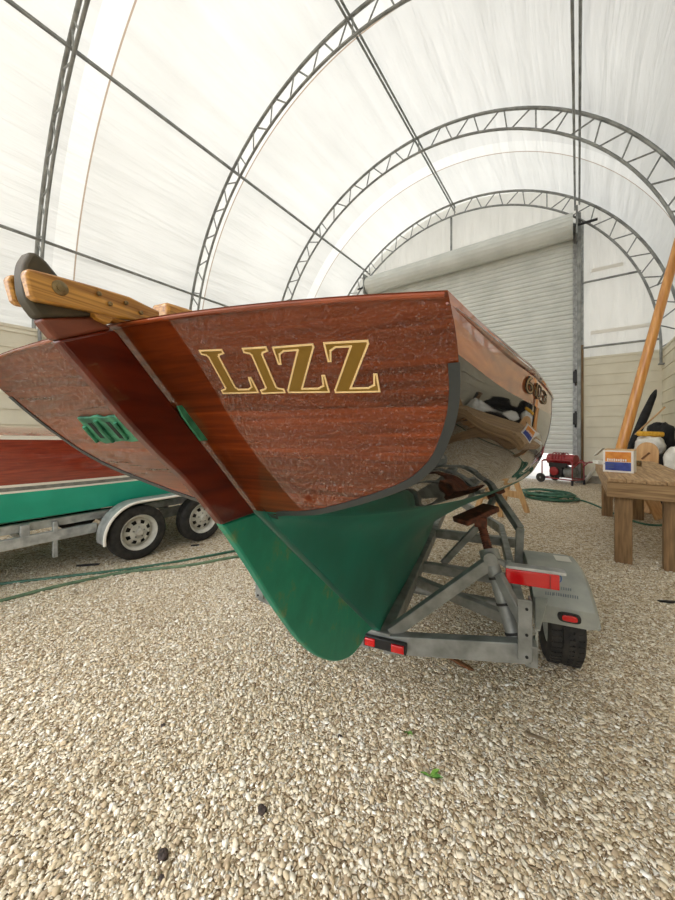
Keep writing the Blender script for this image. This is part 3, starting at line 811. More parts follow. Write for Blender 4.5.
# ================================================================== SAILBOAT TRAILER
tr = empty('boat_trailer', BOAT_ORG, BOAT_ROT)
tag(tr, 'galvanised single axle keelboat trailer under the sailboat, with moulded grey fenders', 'trailer')
def tbar(name, a, c, w, h, m='galv', bevel=.004):
    b = MB(); b.bar(L3(*a), L3(*c), w, h); return b.build(name, M[m], tr, bevel=bevel)
tbar('keel_rail', (0, 1.56, .445), (0, 5.6, .445), .13, .085)
tbar('tongue', (0, 5.6, .445), (0, 6.6, .5), .09, .09)
for sx in (1, -1):
    ex = 0 if sx > 0 else -.05      # the port end stands out a little farther
    tbar('rear_beam', (sx * .03, 1.585, .43), (sx * .645 + ex, 1.60, .535), .05, .085)
    tbar('side_rail', (sx * .66, 1.62, .50), (sx * .66, 3.8, .46), .05, .09)
    tbar('side_rail', (sx * .66, 3.8, .46), (sx * .04, 5.5, .46), .05, .09)
    tbar('cross_member', (sx * .06, 2.62, .42), (sx * .64, 2.62, .42), .06, .07)
    tbar('cross_member', (sx * .06, 3.4, .46), (sx * .78, 3.4, .455), .06, .08)
    tbar('diagonal_member', (sx * .06, 2.35, .42), (sx * .64, 2.05, .42), .05, .06)
    b = MB(); b.box(L3(sx * .650 + ex, 1.58, .64), (.010, .05, .25)); b.box(L3(sx * .628 + ex, 1.56, .64), (.05, .010, .25)); pl = b.build('end_plate', M['galv'], tr, bevel=.002)
    for hh in (.535, .625, .73):
        c = MB(); c.lathe([(.0005, 0), (.006, 0), (.006, .003), (.0005, .003)], L3(sx * .635 + ex, 1.5535, hh), (0, -1, 0), 10); c.build('bolt_hole', M['dark_hole'], pl)
    # screw stand
    A, T_, P_ = Vector((.605, 1.64, .53)), Vector((.504, 1.75, .86)), Vector((.452, 1.885, 1.035))
    f = lambda v: L3(sx * v.x, v.y, v.z)
    b = MB(); b.tube([f(A), f(T_)], .031, 18); st = b.build('stand_tube', M['galv'], tr)
    for t in (.1, .42, .72):
        q = A.lerp(T_, t); q2 = A.lerp(T_, t + .03); b = MB(); b.tube([f(q), f(q2)], .034, 18); b.build('clamp_ring', M['rubber'], st)
    b = MB(); b.tube([f(T_.lerp(A, .06)), f(T_.lerp(P_, .12))], .044, 16); b.tube([f(T_ + Vector((0, -.05, .0))), f(T_ + Vector((.0, .05, 0)))], .03, 12); b.build('collar', M['galv'], st)
    b = MB(); b.tube([f(T_.lerp(P_, t / 40)) for t in range(41)], [.019 + (.003 if t % 2 else 0) for t in range(41)], 12); b.build('screw', M['rust'], st)
    d = (P_ - T_).normalized()
    b = MB(); b.bar(f(P_ - d * .02 + Vector((-.09, -.08, -.02))), f(P_ - d * .02 + Vector((.06, .09, .03))), .1, .03); b.bar(f(P_ - d * .05 + Vector((-.03, 0, 0))), f(P_ - d * .05 + Vector((.03, 0, 0))), .07, .05); pdp = b.build('stand_pad', M['rust'], st, bevel=.006)
    tbar('brace', (sx * .06, 1.60, .475), (sx * .50, 1.735, .835), .04, .055)
    tbar('brace', (sx * .535, 1.70, .80), (sx * .655, 1.60, .60), .03, .045)
    # forward support arm
    tbar('support_arm', (sx * .70, 2.62, .44), (sx * .715, 2.62, .79), .045, .05)
    tbar('support_arm', (sx * .715, 2.62, .78), (sx * .575, 2.92, .965), .045, .05)
    tbar('support_arm', (sx * .575, 2.92, .955), (sx * .45, 2.72, .74), .035, .045)
    tbar('support_arm', (sx * .45, 2.72, .75), (sx * .2, 2.66, .45), .035, .045)
    b = MB(); b.box(L3(sx * .575, 2.95, .965), (.14, .14, .03), Matrix.Rotation(R(-30 * sx), 3, 'Y')); b.build('support_pad', M['rust'], tr, bevel=.005)
    # fender
    pr = [(2.15, .42), (2.14, .50), (2.2, .545), (2.33, .605), (2.46, .632), (2.62, .634), (2.78, .59), (2.9, .48), (2.93, .39)]
    pri = [(u + (.012 if i < 4 else -.012 if i > 5 else 0), h - .012) for i, (u, h) in enumerate(pr)]
    b = MB()
    rows_ = []
    for (u, h), (ui, hi) in zip(pr, pri):
        rows_.append([L3(sx * .73, ui, hi - .05 if h > .4 else hi), L3(sx * .735, u, h), L3(sx * 1.015, u, h), L3(sx * 1.035, ui, hi - .01), L3(sx * 1.045, ui, hi - .07 if h > .45 else hi), L3(sx * 1.03, ui, hi - .07 if h > .45 else hi), L3(sx * 1.0, ui, hi - .012), L3(sx * .75, ui, hi - .012), L3(sx * .73, ui, hi - .05 if h > .4 else hi)])
    b.grid(rows_)
    fe = b.build('fender', M['fender_grey'], tr, bevel=.006, smooth=50); fe['label'] = 'moulded grey plastic fender'
    b = MB(); b.prism([L3(sx * .68, 1.68, .46), L3(sx * .68, 1.68, .585), L3(sx * .74, 2.13, .535), L3(sx * .74, 2.13, .40)], (sx * .012, 0, 0))
    b.prism([L3(sx * .68, 1.68, .585), L3(sx * .74, 2.13, .535), L3(sx * .80, 2.13, .535), L3(sx * .70, 1.68, .585)], (0, 0, .008)); b.build('fender_bracket', M['fender_grey'], tr, bevel=.003)
    # oval tail light on the fender
    b = MB(); prof2 = [(.052 * math.copysign(abs(math.cos(t)) ** .6, math.cos(t)), .025 * math.copysign(abs(math.sin(t)) ** .6, math.sin(t))) for t in [2 * PI * k / 24 for k in range(24)]]
    cpos = L3(sx * .90, 2.128, .455)
    b.prism([cpos + Vector((x, 0, z)) for x, z in prof2], (0, .02, 0)); tlo = b.build('tail_light', M['black_plastic'], tr)
    b = MB(); b.prism([cpos + Vector((x * .68, -.007, z * .62)) for x, z in prof2], (0, .01, 0)); b.build('lens', M['red_lens'], tlo, bevel=.002)
    # wheel
    b = MB(); c0 = L3(sx * .925, 2.55, .27)
    pro = [(.17, -.07), (.20, -.09), (.245, -.094), (.262, -.085), (.27, -.07), (.27, -.034), (.262, -.031), (.262, -.025), (.27, -.022), (.27, .022), (.262, .025), (.262, .031), (.27, .034), (.27, .07), (.262, .085), (.245, .094), (.20, .09), (.17, .07)]
    b.lathe(pro, c0, (1, 0, 0), 48, closed=True)
    for k in range(48):
        a = 2 * PI * k / 48
        for x in (-.075, -.05, .01, .055):
            M3 = Matrix.Rotation(-a + x * 4, 3, 'X'); p = c0 + Vector((x + .01, .27 * math.sin(a + x * 6), .27 * math.cos(a + x * 6)))
            b.box(p, (.028, .022, .008), Matrix.Rotation(-(a + x * 6), 3, 'X'))
    wh = b.build('tyre', M['rubber'], tr)
    b = MB(); b.lathe([(.001, .02 * sx), (.06, .03 * sx), (.10, .01 * sx), (.15, .04 * sx), (.172, .075 * sx), (.172, -.07 * sx), (.16, -.07 * sx), (.12, -.02 * sx), (.001, -.02 * sx)], c0, (1, 0, 0), 32); b.build('rim', M['wheel_white'], wh)
b = MB(); b.tube([L3(-.9, 2.55, .27), L3(.9, 2.55, .27)], .032, 12); b.build('axle', M['galv'], tr)
for sx in (1, -1):
    b = MB(); b.box(L3(sx * .66, 2.5, .36), (.05, .5, .14)); b.build('axle_hanger', M['galv'], tr, bevel=.01)
# long red marker light on a bracket at the starboard stand
b = MB(); b.box(L3(.685, 1.735, .835), (.235, .05, .014), .02); b.box(L3(.585, 1.75, .82), (.02, .05, .05)); lb = b.build('light_bracket', M['galv_bright'], tr, bevel=.002)
b = MB(); b.box(L3(.672, 1.722, .796), (.21, .034, .066), .02); ll = b.build('marker_light', M['red_lens'], tr, bevel=.004); ll['label'] = 'long red marker light'
b = MB(); b.box(L3(.742, 1.7035, .796), (.004, .002, .06), .02); b.build('lens_divider', M['gen_red'], ll)
b = MB(); b.bar(L3(.575, 1.745, .83), L3(.51, 1.75, .86), .03, .02); b.build('light_strap', M['galv'], tr)
# identification light bar at the heel
b = MB(); b.box(L3(.045, 1.547, .447), (.205, .022, .05), .02); ib = b.build('light_bar', M['black_plastic'], tr, bevel=.003)
for x in (-.028, .105):
    b = MB(); b.box(L3(x + .004, 1.533, .447), (.05 if x < 0 else .06, .014, .036), .02); b.build('lens', M['red_lens'], ib, bevel=.004)
# decals on the starboard fender
def fender_pt(bb, u):
    tab = [(2.12, .49), (2.2, .545), (2.33, .605), (2.46, .632), (2.62, .634)]
    return L3(bb, u, lerp_tab(u, tab) + .0025)
def decal(name, b0, b1, u0, u1, m, n=4):
    g = MB(); g.grid([[fender_pt(b0 + (b1 - b0) * i / n, u0 + (u1 - u0) * k / n) for i in range(n + 1)] for k in range(n + 1)]); g.build(name, M[m], tr, smooth=0)
decal('warning_sticker', .905, .99, 2.50, 2.60, 'white_sticker')
g = MB(); g.tube([fender_pt(.845 + .052 * math.cos(2 * PI * k / 24), 2.31 + .045 * math.sin(2 * PI * k / 24)) for k in range(24)], .003, 5, closed=True)
for dx in (-.022, 0, .022):
    g.tube([fender_pt(.845 + dx, 2.285), fender_pt(.849 + dx, 2.335)], .003, 5)
g.build('maker_mark', M['blue_print'], tr)
g = MB()
for (x0, x1, u) in ((.83, .865, 2.235), (.872, .93, 2.24), (.80, .835, 2.195), (.84, .96, 2.198)):
    k = x0
    while k < x1:
        g.tube([fender_pt(k, u - .008), fender_pt(k + .003, u + .008)], .0018, 4); k += .011
g.build('maker_lettering', M['grey_print'], tr)
g = MB(); g.grid([[L3(.69 + .002, 1.76 + .09 * i, .505 + .06 * k + .0) + Vector((.012 + .013 * i, 0, 0)) for i in range(2)] for k in range(2)]); g.build('rating_sticker', M['white_sticker'], tr, smooth=0)

# ================================================================== RUNABOUT AND ITS TRAILER (left)
RBX = -5.12
rb = empty('runabout', (RBX, 1.0, 0)); tag(rb, 'mahogany runabout with white stripes and turquoise green bottom on a tandem trailer at left', 'boat')
# sections from stern (local y=2.3) to bow (y=-3.8): half-beam at sheer, chine, heights
RS = [(2.3, .88, 1.36, .76, .62, .46), (1.4, .95, 1.38, .81, .62, .45), (.4, .98, 1.40, .83, .61, .44), (-.6, .98, 1.43, .82, .62, .44), (-1.6, .90, 1.48, .74, .66, .45), (-2.6, .68, 1.55, .45, .74, .48), (-3.4, .34, 1.62, .16, .88, .60), (-3.85, .02, 1.68, .015, 1.15, .95)]
RD = catmull([list(r) for r in RS], 6)
def rpart(name, fn, m, both=True):
    b = MB()
    for sx in (1, -1):
        b.grid([[Vector((sx * p[0], p[1], p[2])) for p in fn(r)] for r in RD], flip=sx > 0)
    return b.build(name, m, rb, smooth=60)
def side(r, h):       # half beam at height h on the topside
    y, bs, hs, bc, hc, hk = r; t = (h - hc) / (hs - hc); t = max(0, min(1, t))
    return bc + (bs - bc) * t + .03 * math.sin(PI * t)
def band(a0, a1, n=5):
    def f(r):
        y, bs, hs, bc, hc, hk = r; out = []
        for k in range(n + 1):
            t = a0 + (a1 - a0) * k / n; h = hc + (hs - hc) * t; out.append((side(r, h), y, h))
        return out
    return f
rpart('topside', band(.44, .955, 10), M['runabout_red'])
rpart('waterline_stripe', band(.34, .365, 2), M['white_paint'])['label'] = 'thin white waterline stripe'
rpart('boot_top', band(.365, .41, 2), M['galv'])
rpart('boot_stripe', band(.41, .44, 2), M['white_paint'])
rpart('sheer_stripe', band(.955, 1.0, 2), M['white_paint'])['label'] = 'white stripe under the deck edge'
rpart('bottom', lambda r: [(r[3] * t, r[0], r[5] + (r[4] - r[5]) * t) for t in (0, .25, .5, .75, 1)] + band(0, .34, 5)(r), M['runabout_green'])['label'] = 'turquoise green bottom'
b = MB(); b.grid([[Vector((s_ * r[1], r[0], r[2] + .10 * (1 - s_ * s_))) for s_ in [-1 + .1 * k for k in range(21)]] for r in RD]); b.build('deck', M['mahogany'], rb, smooth=60)
b = MB(); r = RD[0]; pts = [(0, r[5]), (r[3], r[4]), (side(r, 1.1), 1.1), (r[1], r[2]), (0, r[2] + .1)]
b.prism([(x, r[0], z) for x, z in pts] + [(-x, r[0], z) for x, z in pts[::-1][1:-1]], (0, -.02, 0)); b.build('transom', M['runabout_red'], rb, smooth=0)

rt = empty('tandem_trailer', (RBX, 1.0, 0)); tag(rt, 'galvanised tandem axle trailer with white spoked wheels under the runabout', 'trailer')
def rbar(name, a, c, w, h, m='galv_bright'):
    b = MB(); b.bar(a, c, w, h); return b.build(name, M[m], rt, bevel=.006)
for sx in (1, -1):
    rbar('upper_rail', (sx * .74, 2.3, .525), (sx * .74, -2.2, .525), .06, .085)
    rbar('lower_rail', (sx * .80, .45, .40), (sx * .80, -1.9, .40), .06, .10)
    rbar('lower_rail', (sx * .80, -1.9, .40), (sx * .05, -3.6, .45), .06, .10)
    rbar('rail_post', (sx * .80, -.14, .36), (sx * .80, -.14, .56), .07, .05)
    rbar('rail_post', (sx * .80, .09, .18), (sx * .80, .09, .54), .04, .05)
    rbar('bunk', (sx * .5, 2.2, .50), (sx * .5, -1.2, .50), .14, .05, 'black_cloth')
for y in (2.2, 1.2, -.1, -1.5):
    rbar('cross_member', (-.78, y, .375), (.78, y, .375), .06, .08)
    for sx in (1, -1): rbar('bunk_post', (sx * .48, y, .42), (sx * .48, y, .49), .05, .06)
W1 = gpt(137.5, 558) - Vector((RBX, 1.0, 0))
TRX, RW = W1.x - .02, .305
def spoke_wheel(c, sx):
    b = MB(); w = .085
    b.lathe([(.19, -w * .8), (.215, -w), (.27, -w * 1.03), (.295, -w * .85), (RW, -w * .7), (RW, -.03), (RW - .008, -.026), (RW - .008, -.02), (RW, -.016), (RW, .016), (RW - .008, .02), (RW - .008, .026), (RW, .03), (RW, w * .7), (.295, w * .85), (.27, w * 1.03), (.215, w), (.19, w * .8)], c, (1, 0, 0), 48, closed=True)
    ty = b.build('tyre', M['rubber'], rt, smooth=40)
    b = MB(); s = sx
    b.lathe([(.187, .07 * s), (.2, .078 * s), (.196, .085 * s), (.178, .07 * s), (.165, .03 * s), (.16, .012 * s), (.16, -.06 * s), (.187, -.07 * s)], c, (1, 0, 0), 40, closed=True)
    # spoked disc with eight oval windows
    n = 64
    def rr(k, f): return None
    rows_ = []
    for k in range(8):
        a0 = 2 * PI * k / 8
        for (aa, ab) in ((-.20, .20),):
            rows_ = []
            for t in range(7):
                a = a0 + aa + (ab - aa) * t / 6
                rows_.append([Vector(c) + Vector((x * s, q * math.sin(a), q * math.cos(a))) for (q, x) in ((.085, .045), (.11, .05), (.14, .03), (.163, .015))])
            b.grid(rows_)
    ring = lambda q0, x0, q1, x1: b.lathe([(q0, x0 * s), (q1, x1 * s)], c, (1, 0, 0), 48)
    ring(.038, .06, .096, .047); ring(.135, .034, .163, .015)
    b.lathe([(.0005, .09 * s), (.03, .088 * s), (.036, .08 * s), (.038, .05 * s)], c, (1, 0, 0), 24)
    rm = b.build('rim', M['wheel_white'], ty, smooth=40, recalc=True)
    b = MB(); b.lathe([(.001, .0), (.16, 0), (.16, -.02 * s), (.001, -.02 * s)], c, (1, 0, 0), 24); b.build('brake_drum', M['black_plastic'], ty)
    b = MB()
    for k in range(5):
        a = 2 * PI * k / 5; b.lathe([(.0005, .066 * s), (.008, .064 * s), (.01, .05 * s)], Vector(c) + Vector((0, .06 * math.sin(a), .06 * math.cos(a))), (1, 0, 0), 8)
    b.build('wheel_nut', M['galv'], ty)
for sx in (1, -1):
    for dy in (0, .80):
        spoke_wheel(Vector((sx * TRX, W1.y + dy, RW)), sx)
    # tandem fender: an arch over both wheels with a bright rolled lip
    yc0, yc1 = W1.y, W1.y + .80; fr_ = RW + .055
    path = [(yc0 - fr_ * math.cos(t), RW + fr_ * math.sin(t)) for t in [R(-8 + 98 * k / 12) for k in range(13)]] + [(yc1 + fr_ * math.sin(t), RW + fr_ * math.cos(t)) for t in [R(98 * k / 12) for k in range(13)]]
    b = MB(); b.grid([[Vector((sx * (TRX - .12), y, z)), Vector((sx * (TRX + .10), y, z))] for y, z in path]); b.grid([[Vector((sx * (TRX - .12), y, z - .006)), Vector((sx * (TRX + .10), y, z - .006))] for y, z in path])
    fe = b.build('fender', M['galv_bright'], rt, smooth=60)
    b = MB(); b.tube([(sx * (TRX + .10), y, z - .008) for y, z in path], .016, 8); b.build('fender_lip', M['white_paint'], fe)
for dy in (0, .80):
    b = MB(); b.tube([(-TRX, W1.y + dy, RW), (TRX, W1.y + dy, RW)], .035, 10); b.build('axle', M['galv'], rt)
for sx in (1, -1): rbar('spring_hanger', (sx * .8, W1.y - .2, .40), (sx * .8, W1.y + 1.1, .42), .06, .12, 'galv')

# ================================================================== WORKBENCH AND WHAT STANDS ON IT
tbl = empty('workbench', (.66, 6.32, 0)); tag(tbl, 'long weathered wooden workbench by the right wall with a box on it', 'table')
HT = .94; x0, x1, y0, y1 = -.40, .40, -1.57, 1.57
for k in range(5):
    b = MB(); w = .16; b.box((x0 + w * (k + .5), 0, HT - .02), (w - .004, y1 - y0, .04)); b.build('top_plank', M['bench'], tbl, bevel=.004)
for sx in (-1, 1):
    b = MB(); b.box((sx * (.375), 0, HT - .125), (.04, 3.02, .165)); b.build('apron', M['bench'], tbl, bevel=.003)
for sy in (-1, 1):
    b = MB(); b.box((0, sy * 1.53, HT - .125), (.80, .04, .165)); b.build('apron', M['bench_end'], tbl, bevel=.003)
for xl in (-.255, .14):
    for y in (-1.45, 1.1):
        b = MB(); b.bar((xl, y, 0), (xl, y, HT - .04), .15, .09, (0, 1, 0)); b.build('leg', M['bench_leg'], tbl, bevel=.005)

BT = HT
def box_on_bench():
    p = gpt(620.5, 472.5, BT); o = empty('cardboard_box', (p.x, p.y + .12, BT), R(-12)); tag(o, 'open white cardboard box with orange and blue printed front on the workbench', 'box')
    w, d, h = .295, .24, .275
    b = MB()
    for sx in (-1, 1): b.box((sx * w / 2, 0, h / 2), (.006, d, h))
    for sy in (-1, 1): b.box((0, sy * d / 2, h / 2), (w, .006, h))
    b.box((0, 0, .004), (w, d, .006)); b.build('carton', M['box_white'], o)
    b = MB(); b.box((0, -d / 2 - .004, .195), (w * .86, .003, .125)); f = b.build('orange_panel', M['box_orange'], o)
    b = MB(); b.box((0, -d / 2 - .004, .075), (w * .86, .003, .105)); f2 = b.build('blue_panel', M['box_blue'], o)
    b = MB()
    for k in range(9): b.box((-.1 + k * .022, -d / 2 - .0065, .155), (.014, .002, .026 if k % 3 else .034))
    b.build('lettering', M['box_white'], f)
    b = MB()
    for k in range(3): b.box((-.09 + .01 * k, -d / 2 - .0065, .10 - .022 * k), (.10 - .02 * k, .002, .006))
    b.build('fine_print', M['grey_print'], f2)
    b = MB(); b.box((0, .02, h + .004), (w * 1.02, d * .9, .006), Matrix.Rotation(R(4), 3, 'X')); b.build('flap', M['pine'], o)
    b = MB(); b.box((-w / 2 - .06, 0, h - .03), (.13, d, .005), Matrix.Rotation(R(-50), 3, 'Y')); b.build('flap', M['box_white'], o)
box_on_bench()
p = gpt(637, 467.5, BT)
b = MB(); b.lathe([(.001, 0), (.085, 0), (.085, .075), (.078, .08), (.07, .075), (.07, .06), (.001, .06)], (0, 0, 0), (0, 0, 1), 24)
o = b.build('tin', M['bronze'], loc=(p.x, p.y + .3, BT)); tag(o, 'short dull round tin on the workbench behind the cardboard box', 'tin')
b = MB(); b.lathe([(.03, -.001), (.0855, -.001), (.0855, .012), (.03, .012)], (0, 0, .03), (0, 0, 1), 24, closed=True); b.build('label_band', M['scrap_brown'], o)
p = gpt(594, 463, BT)
b = MB(); b.box((0, 0, .03), (.10, .22, .06)); o = b.build('paper_pad', M['white_plastic'], loc=(p.x + .06, p.y - .15, BT), bevel=.006); tag(o, 'small white packet at the far left edge of the workbench', 'packet'); o.rotation_euler = (0, 0, .3)

# mast leaning behind the bench
def leaning(name, pts, rads, m, label, cat, n=16):
    b = MB(); o0 = Vector(pts[0]); b.tube([Vector(p) - o0 for p in pts], rads, n); o = b.build(name, m, loc=o0); tag(o, label, cat); return o
pb, pt_ = wpt(621.5, 447, 7.0), wpt(674, 258, 6.6)
d = (pt_ - pb); t0 = -pb.z / d.z; p_g = pb + d * t0
top = pb + d * 1.1
def bow(t): return p_g.lerp(top, t)
leaning('mast', [bow(k / 12) for k in range(13)], [.10 - .025 * (k / 12) for k in range(13)], M['spruce'], 'long varnished spruce mast leaning up behind the workbench', 'mast')
# black covered oar / umbrella
a_, c_ = wpt(634, 440, 7.7), wpt(655.5, 391, 7.9)
d = c_ - a_; g0 = a_ - d * (a_.z / d.z)
leaning('furled_umbrella', [g0, a_ - d * .25, a_, a_ + d * .5, a_ + d * .9, c_, c_ + d * .03], [.03, .05, .075, .085, .06, .03, .01], M['black_cloth'], 'black furled umbrella leaning beside the spruce mast', 'umbrella')
a_, c_ = wpt(640, 430, 7.3), wpt(665, 407, 7.2)
d = c_ - a_; g0 = a_ - d * (a_.z / d.z)
leaning('thin_stick', [a_ - d * .2, c_], .018, M['pine'], 'thin pale stick leaning right of the black umbrella', 'stick', 8)
# round ended board
def rounded_board(w, h, th, loc, rz, tilt, slot, m, name, label):
    o = empty(name, loc, rz); tag(o, label, 'board')
    pts = [(-w / 2, 0), (w / 2, 0)] + [(w / 2 * math.cos(t), h - w / 2 * 1.1 + w / 2 * 1.1 * math.sin(t)) for t in [PI * k / 16 for k in range(17)]]
    Mx = Matrix.Rotation(tilt, 3, 'X')
    b = MB(); b.prism([Mx @ Vector((x, 0, z)) for x, z in pts], Mx @ Vector((0, th, 0))); q = b.build('panel', m, o, bevel=.006)
    b = MB(); b.bar(Mx @ Vector((-.07, -.004, h - .33)), Mx @ Vector((.05, -.004, h - .2)), .012, .03, (0, 0, 1)); b.build('slot', M['scrap_brown'], q)
p = wpt(644, 455, 6.35)
rounded_board(.36, 1.26, .03, (p.x, p.y + .03, 0), R(-32), R(-5), True, M['plywood'], 'rounded_board', 'round topped pale plywood board standing upright behind the workbench')
# wooden frame with an opening, leaning
def slot_frame():
    p = wpt(668, 470, 5.9); o = empty('wooden_frame', (1.36, 7.55, 0), R(-38)); tag(o, 'pale wooden frame with a long opening leaning by the right end of the workbench', 'frame')
    Mx = Matrix.Rotation(R(38), 3, 'Y')
    for a, c, w in (((-.22, 0, 0), (-.22, 0, 1.52), .15), ((.22, 0, 0), (.22, 0, 1.52), .15)):
        b = MB(); b.bar(Mx @ Vector(a), Mx @ Vector(c), w, .035, (0, 1, 0)); b.build('stile', M['plywood'], o, bevel=.004)
    for z in (.08, .8, 1.45):
        b = MB(); b.bar(Mx @ Vector((-.15, 0, z)), Mx @ Vector((.15, 0, z)), .035, .14, Mx @ Vector((0, 0, 1))); b.build('rail', M['plywood'], o, bevel=.004)
slot_frame()
for (x, y, rz, w, h, tl_, lb) in ((.95, 8.05, .5, .28, .62, 24, 'offcut of pale plywood leaning low behind the workbench legs'), (1.12, 7.6, -.5, .4, .66, -24, 'wide pale plywood sheet leaning under the right end of the workbench')):
    b = MB(); Mx = Matrix.Rotation(R(tl_), 3, 'Y'); b.box(Mx @ Vector((0, 0, h / 2)), (.03, w, h), Mx); o = b.build('plywood_offcut', M['plywood'], loc=(x, y, .02), bevel=.004); o.rotation_euler = (0, 0, rz); tag(o, lb, 'board')
# crate that carries the covered heap
def lumpy(name, c, size, m, label, cat, seed, amp=.12, z0=0):
    b = MB(); rr_ = random.Random(seed); n, mm = 20, 14; ph = [rr_.uniform(0, 6.28) for _ in range(6)]; rows_ = []
    for i in range(mm + 1):
        t = PI * i / mm; row = []
        for k in range(n + 1):
            a = 2 * PI * (k % n) / n
            f = 1 + amp * (math.sin(3 * a + ph[0]) * math.sin(2 * t + ph[1]) + .6 * math.sin(5 * a + ph[2] + 2 * t) + .5 * math.sin(7 * t + ph[3]) * math.cos(2 * a + ph[4]))
            st = math.copysign(abs(math.sin(t)) ** .7, math.sin(t))
            x = st * math.cos(a) * f * size[0] / 2; y = st * math.sin(a) * f * size[1] / 2; z = math.copysign(abs(math.cos(t)) ** .7, math.cos(t)) * f * size[2] / 2
            row.append((x, y, max(z, -size[2] / 2) + size[2] / 2))
        rows_.append(row)
    b.grid(rows_); o = b.build(name, m, loc=c, smooth=70); tag(o, label, cat); return o
p = wpt(652, 445, 7.0)
b = MB(); b.box((0, 0, .5), (.62, .75, 1.0)); o = b.build('storage_bin', M['black_plastic'], loc=(1.30, 9.35, 0), bevel=.03); tag(o, 'black storage bin behind the workbench carrying the tarp heap', 'bin')
b = MB(); b.box((0, 0, .985), (.68, .8, .035)); b.build('lid', M['black_plastic'], o, bevel=.01)
lumpy('black_tarp', (1.40, 9.55, 1.005), (.42, .5, .62), M['black_cloth'], 'crumpled black tarp heaped highest on the storage bin', 'tarp', 3)
lumpy('white_bag', (1.17, 9.12, 1.005), (.44, .36, .36), M['white_plastic'], 'crumpled white plastic bag under the yellow foam block', 'bag', 5, .14)
lumpy('clear_bag', (1.50, 8.56, .55), (.42, .45, .62), M['white_plastic'], 'pale plastic bag slumped in front of the storage bin', 'bag', 9, .12)
b = MB(); b.box((0, 0, .27), (.42, .40, .54)); o = b.build('storage_bin', M['black_plastic'], loc=(1.50, 8.56, 0), bevel=.02); tag(o, 'low black bin under the slumped pale plastic bag', 'bin')
b = MB(); b.box((0, 0, .05), (.42, .16, .1)); o = b.build('foam_block', M['yellow_foam'], loc=(1.17, 9.10, 1.36), bevel=.03); o.rotation_euler = (0, .04, .5); tag(o, 'yellow foam block lying on the white plastic bag', 'foam')
b = MB(); b.box((0, 0, .75), (.10, .16, 1.5)); o = b.build('brown_board', M['barrel_brown'], loc=(1.70, 9.05, 0), bevel=.01); tag(o, 'short brown board standing against the right wall by the black tarp', 'board')
# dark pipes by the right wall
leaning('dark_pipe', [(1.70, 8.91, 0), (1.73, 8.91, 1.45)], .035, M['black_plastic'], 'dark upright pipe against the right wall beside the brown board', 'pipe', 10)

# ================================================================== GENERATOR, HOSES, SAWHORSE
gp = gpt(563, 484)
gen = empty('generator', (gp.x - .02, gp.y + .2, 0), R(-30)); tag(gen, 'red portable generator on wheels in front of the gap under the door', 'generator')
def gt(name, pts, r, m, par=gen, n=8): b = MB(); b.tube(pts, r, n); return b.build(name, M[m], par)
gw, gd, gh = .42, .26, .66
for sy in (-1, 1):
    gt('frame_tube', [(-gw, sy * gd, .14), (-gw, sy * gd, gh - .06), (-gw + .06, sy * gd, gh), (gw - .06, sy * gd, gh), (gw, sy * gd, gh - .06), (gw, sy * gd, .14), (-gw, sy * gd, .14)], .018, 'gen_red')
for x in (-gw, gw):
    for z in (.14, gh - .04): gt('cross_tube', [(x, -gd, z), (x, gd, z)], .018, 'gen_red')
b = MB(); b.tube([(-gw + .05, 0, gh + .01), (gw - .05, 0, gh + .01)], .15, 16); tk = b.build('fuel_tank', M['gen_red'], gen); 
gt('tank_cap', [(0, 0, gh + .14), (0, 0, gh + .20)], .04, 'gen_black', tk)
b = MB(); b.box((-.08, 0, .33), (.36, .38, .32)); eb = b.build('engine', M['gen_black'], gen, bevel=.03)
b = MB(); b.lathe([(.001, 0), (.12, 0), (.12, .05), (.06, .07), (.001, .07)], (-.1, -.19, .34), (0, -1, 0), 20); b.build('starter_cover', M['gen_red'], eb)
b = MB(); b.lathe([(.001, 0), (.14, 0), (.15, .05), (.15, .24), (.001, .26)], (.10, 0, .33), (1, 0, 0), 20); b.build('alternator', M['galv'], gen)
b = MB(); b.box((.0, -.2, .52), (.5, .06, .12)); b.build('control_panel', M['gen_black'], gen, bevel=.01)
for sy in (-1, 1):
    b = MB(); b.lathe([(.03, -.03), (.12, -.035), (.13, -.02), (.13, .02), (.12, .035), (.03, .03)], (-gw, sy * (gd + .06), .13), (0, 1, 0), 24, closed=True); w_ = b.build('wheel', M['rubber'], gen)
    b = MB(); b.lathe([(.001, -.02), (.04, -.02), (.04, .02), (.001, .02)], (-gw, sy * (gd + .06), .13), (0, 1, 0), 12); b.build('hub', M['galv'], w_)
    gt('foot', [(gw, sy * gd, .0), (gw, sy * gd, .14)], .03, 'gen_black')
    gt('handle', [(gw, sy * gd * .8, gh - .18), (gw + .16, sy * gd * .8, gh - .02), (gw + .30, sy * gd * .8, gh - .02)], .015, 'gen_red')
gt('handle_bar', [(gw + .30, -gd * .8, gh - .02), (gw + .30, gd * .8, gh - .02)], .015, 'gen_red')
# air hose coiled on the tank
pts = []
for k in range(90):
    t = k / 90 * 2 * PI * 5; pts.append((-.22 + .09 * k / 20, .17 * math.cos(t), gh + .03 + .17 * math.sin(t)))
b = MB(); b.tube([Vector((p[0] - .02, p[1], p[2])) for p in pts], .014, 6); o = b.build('extension_lead', M['gen_red'], loc=gen.location); o.rotation_euler = gen.rotation_euler; tag(o, 'red cord wound round the top of the generator', 'cord')
# pale pipe leaning between the generator and the bench
q0, q1 = gpt(585, 483), wpt(601, 461, 8.6)
leaning('drain_pipe', [q0 + Vector((0, 0, .04)), q1], .045, M['white_plastic'], 'pale pipe leaning on the kerb between generator and workbench', 'pipe', 12)

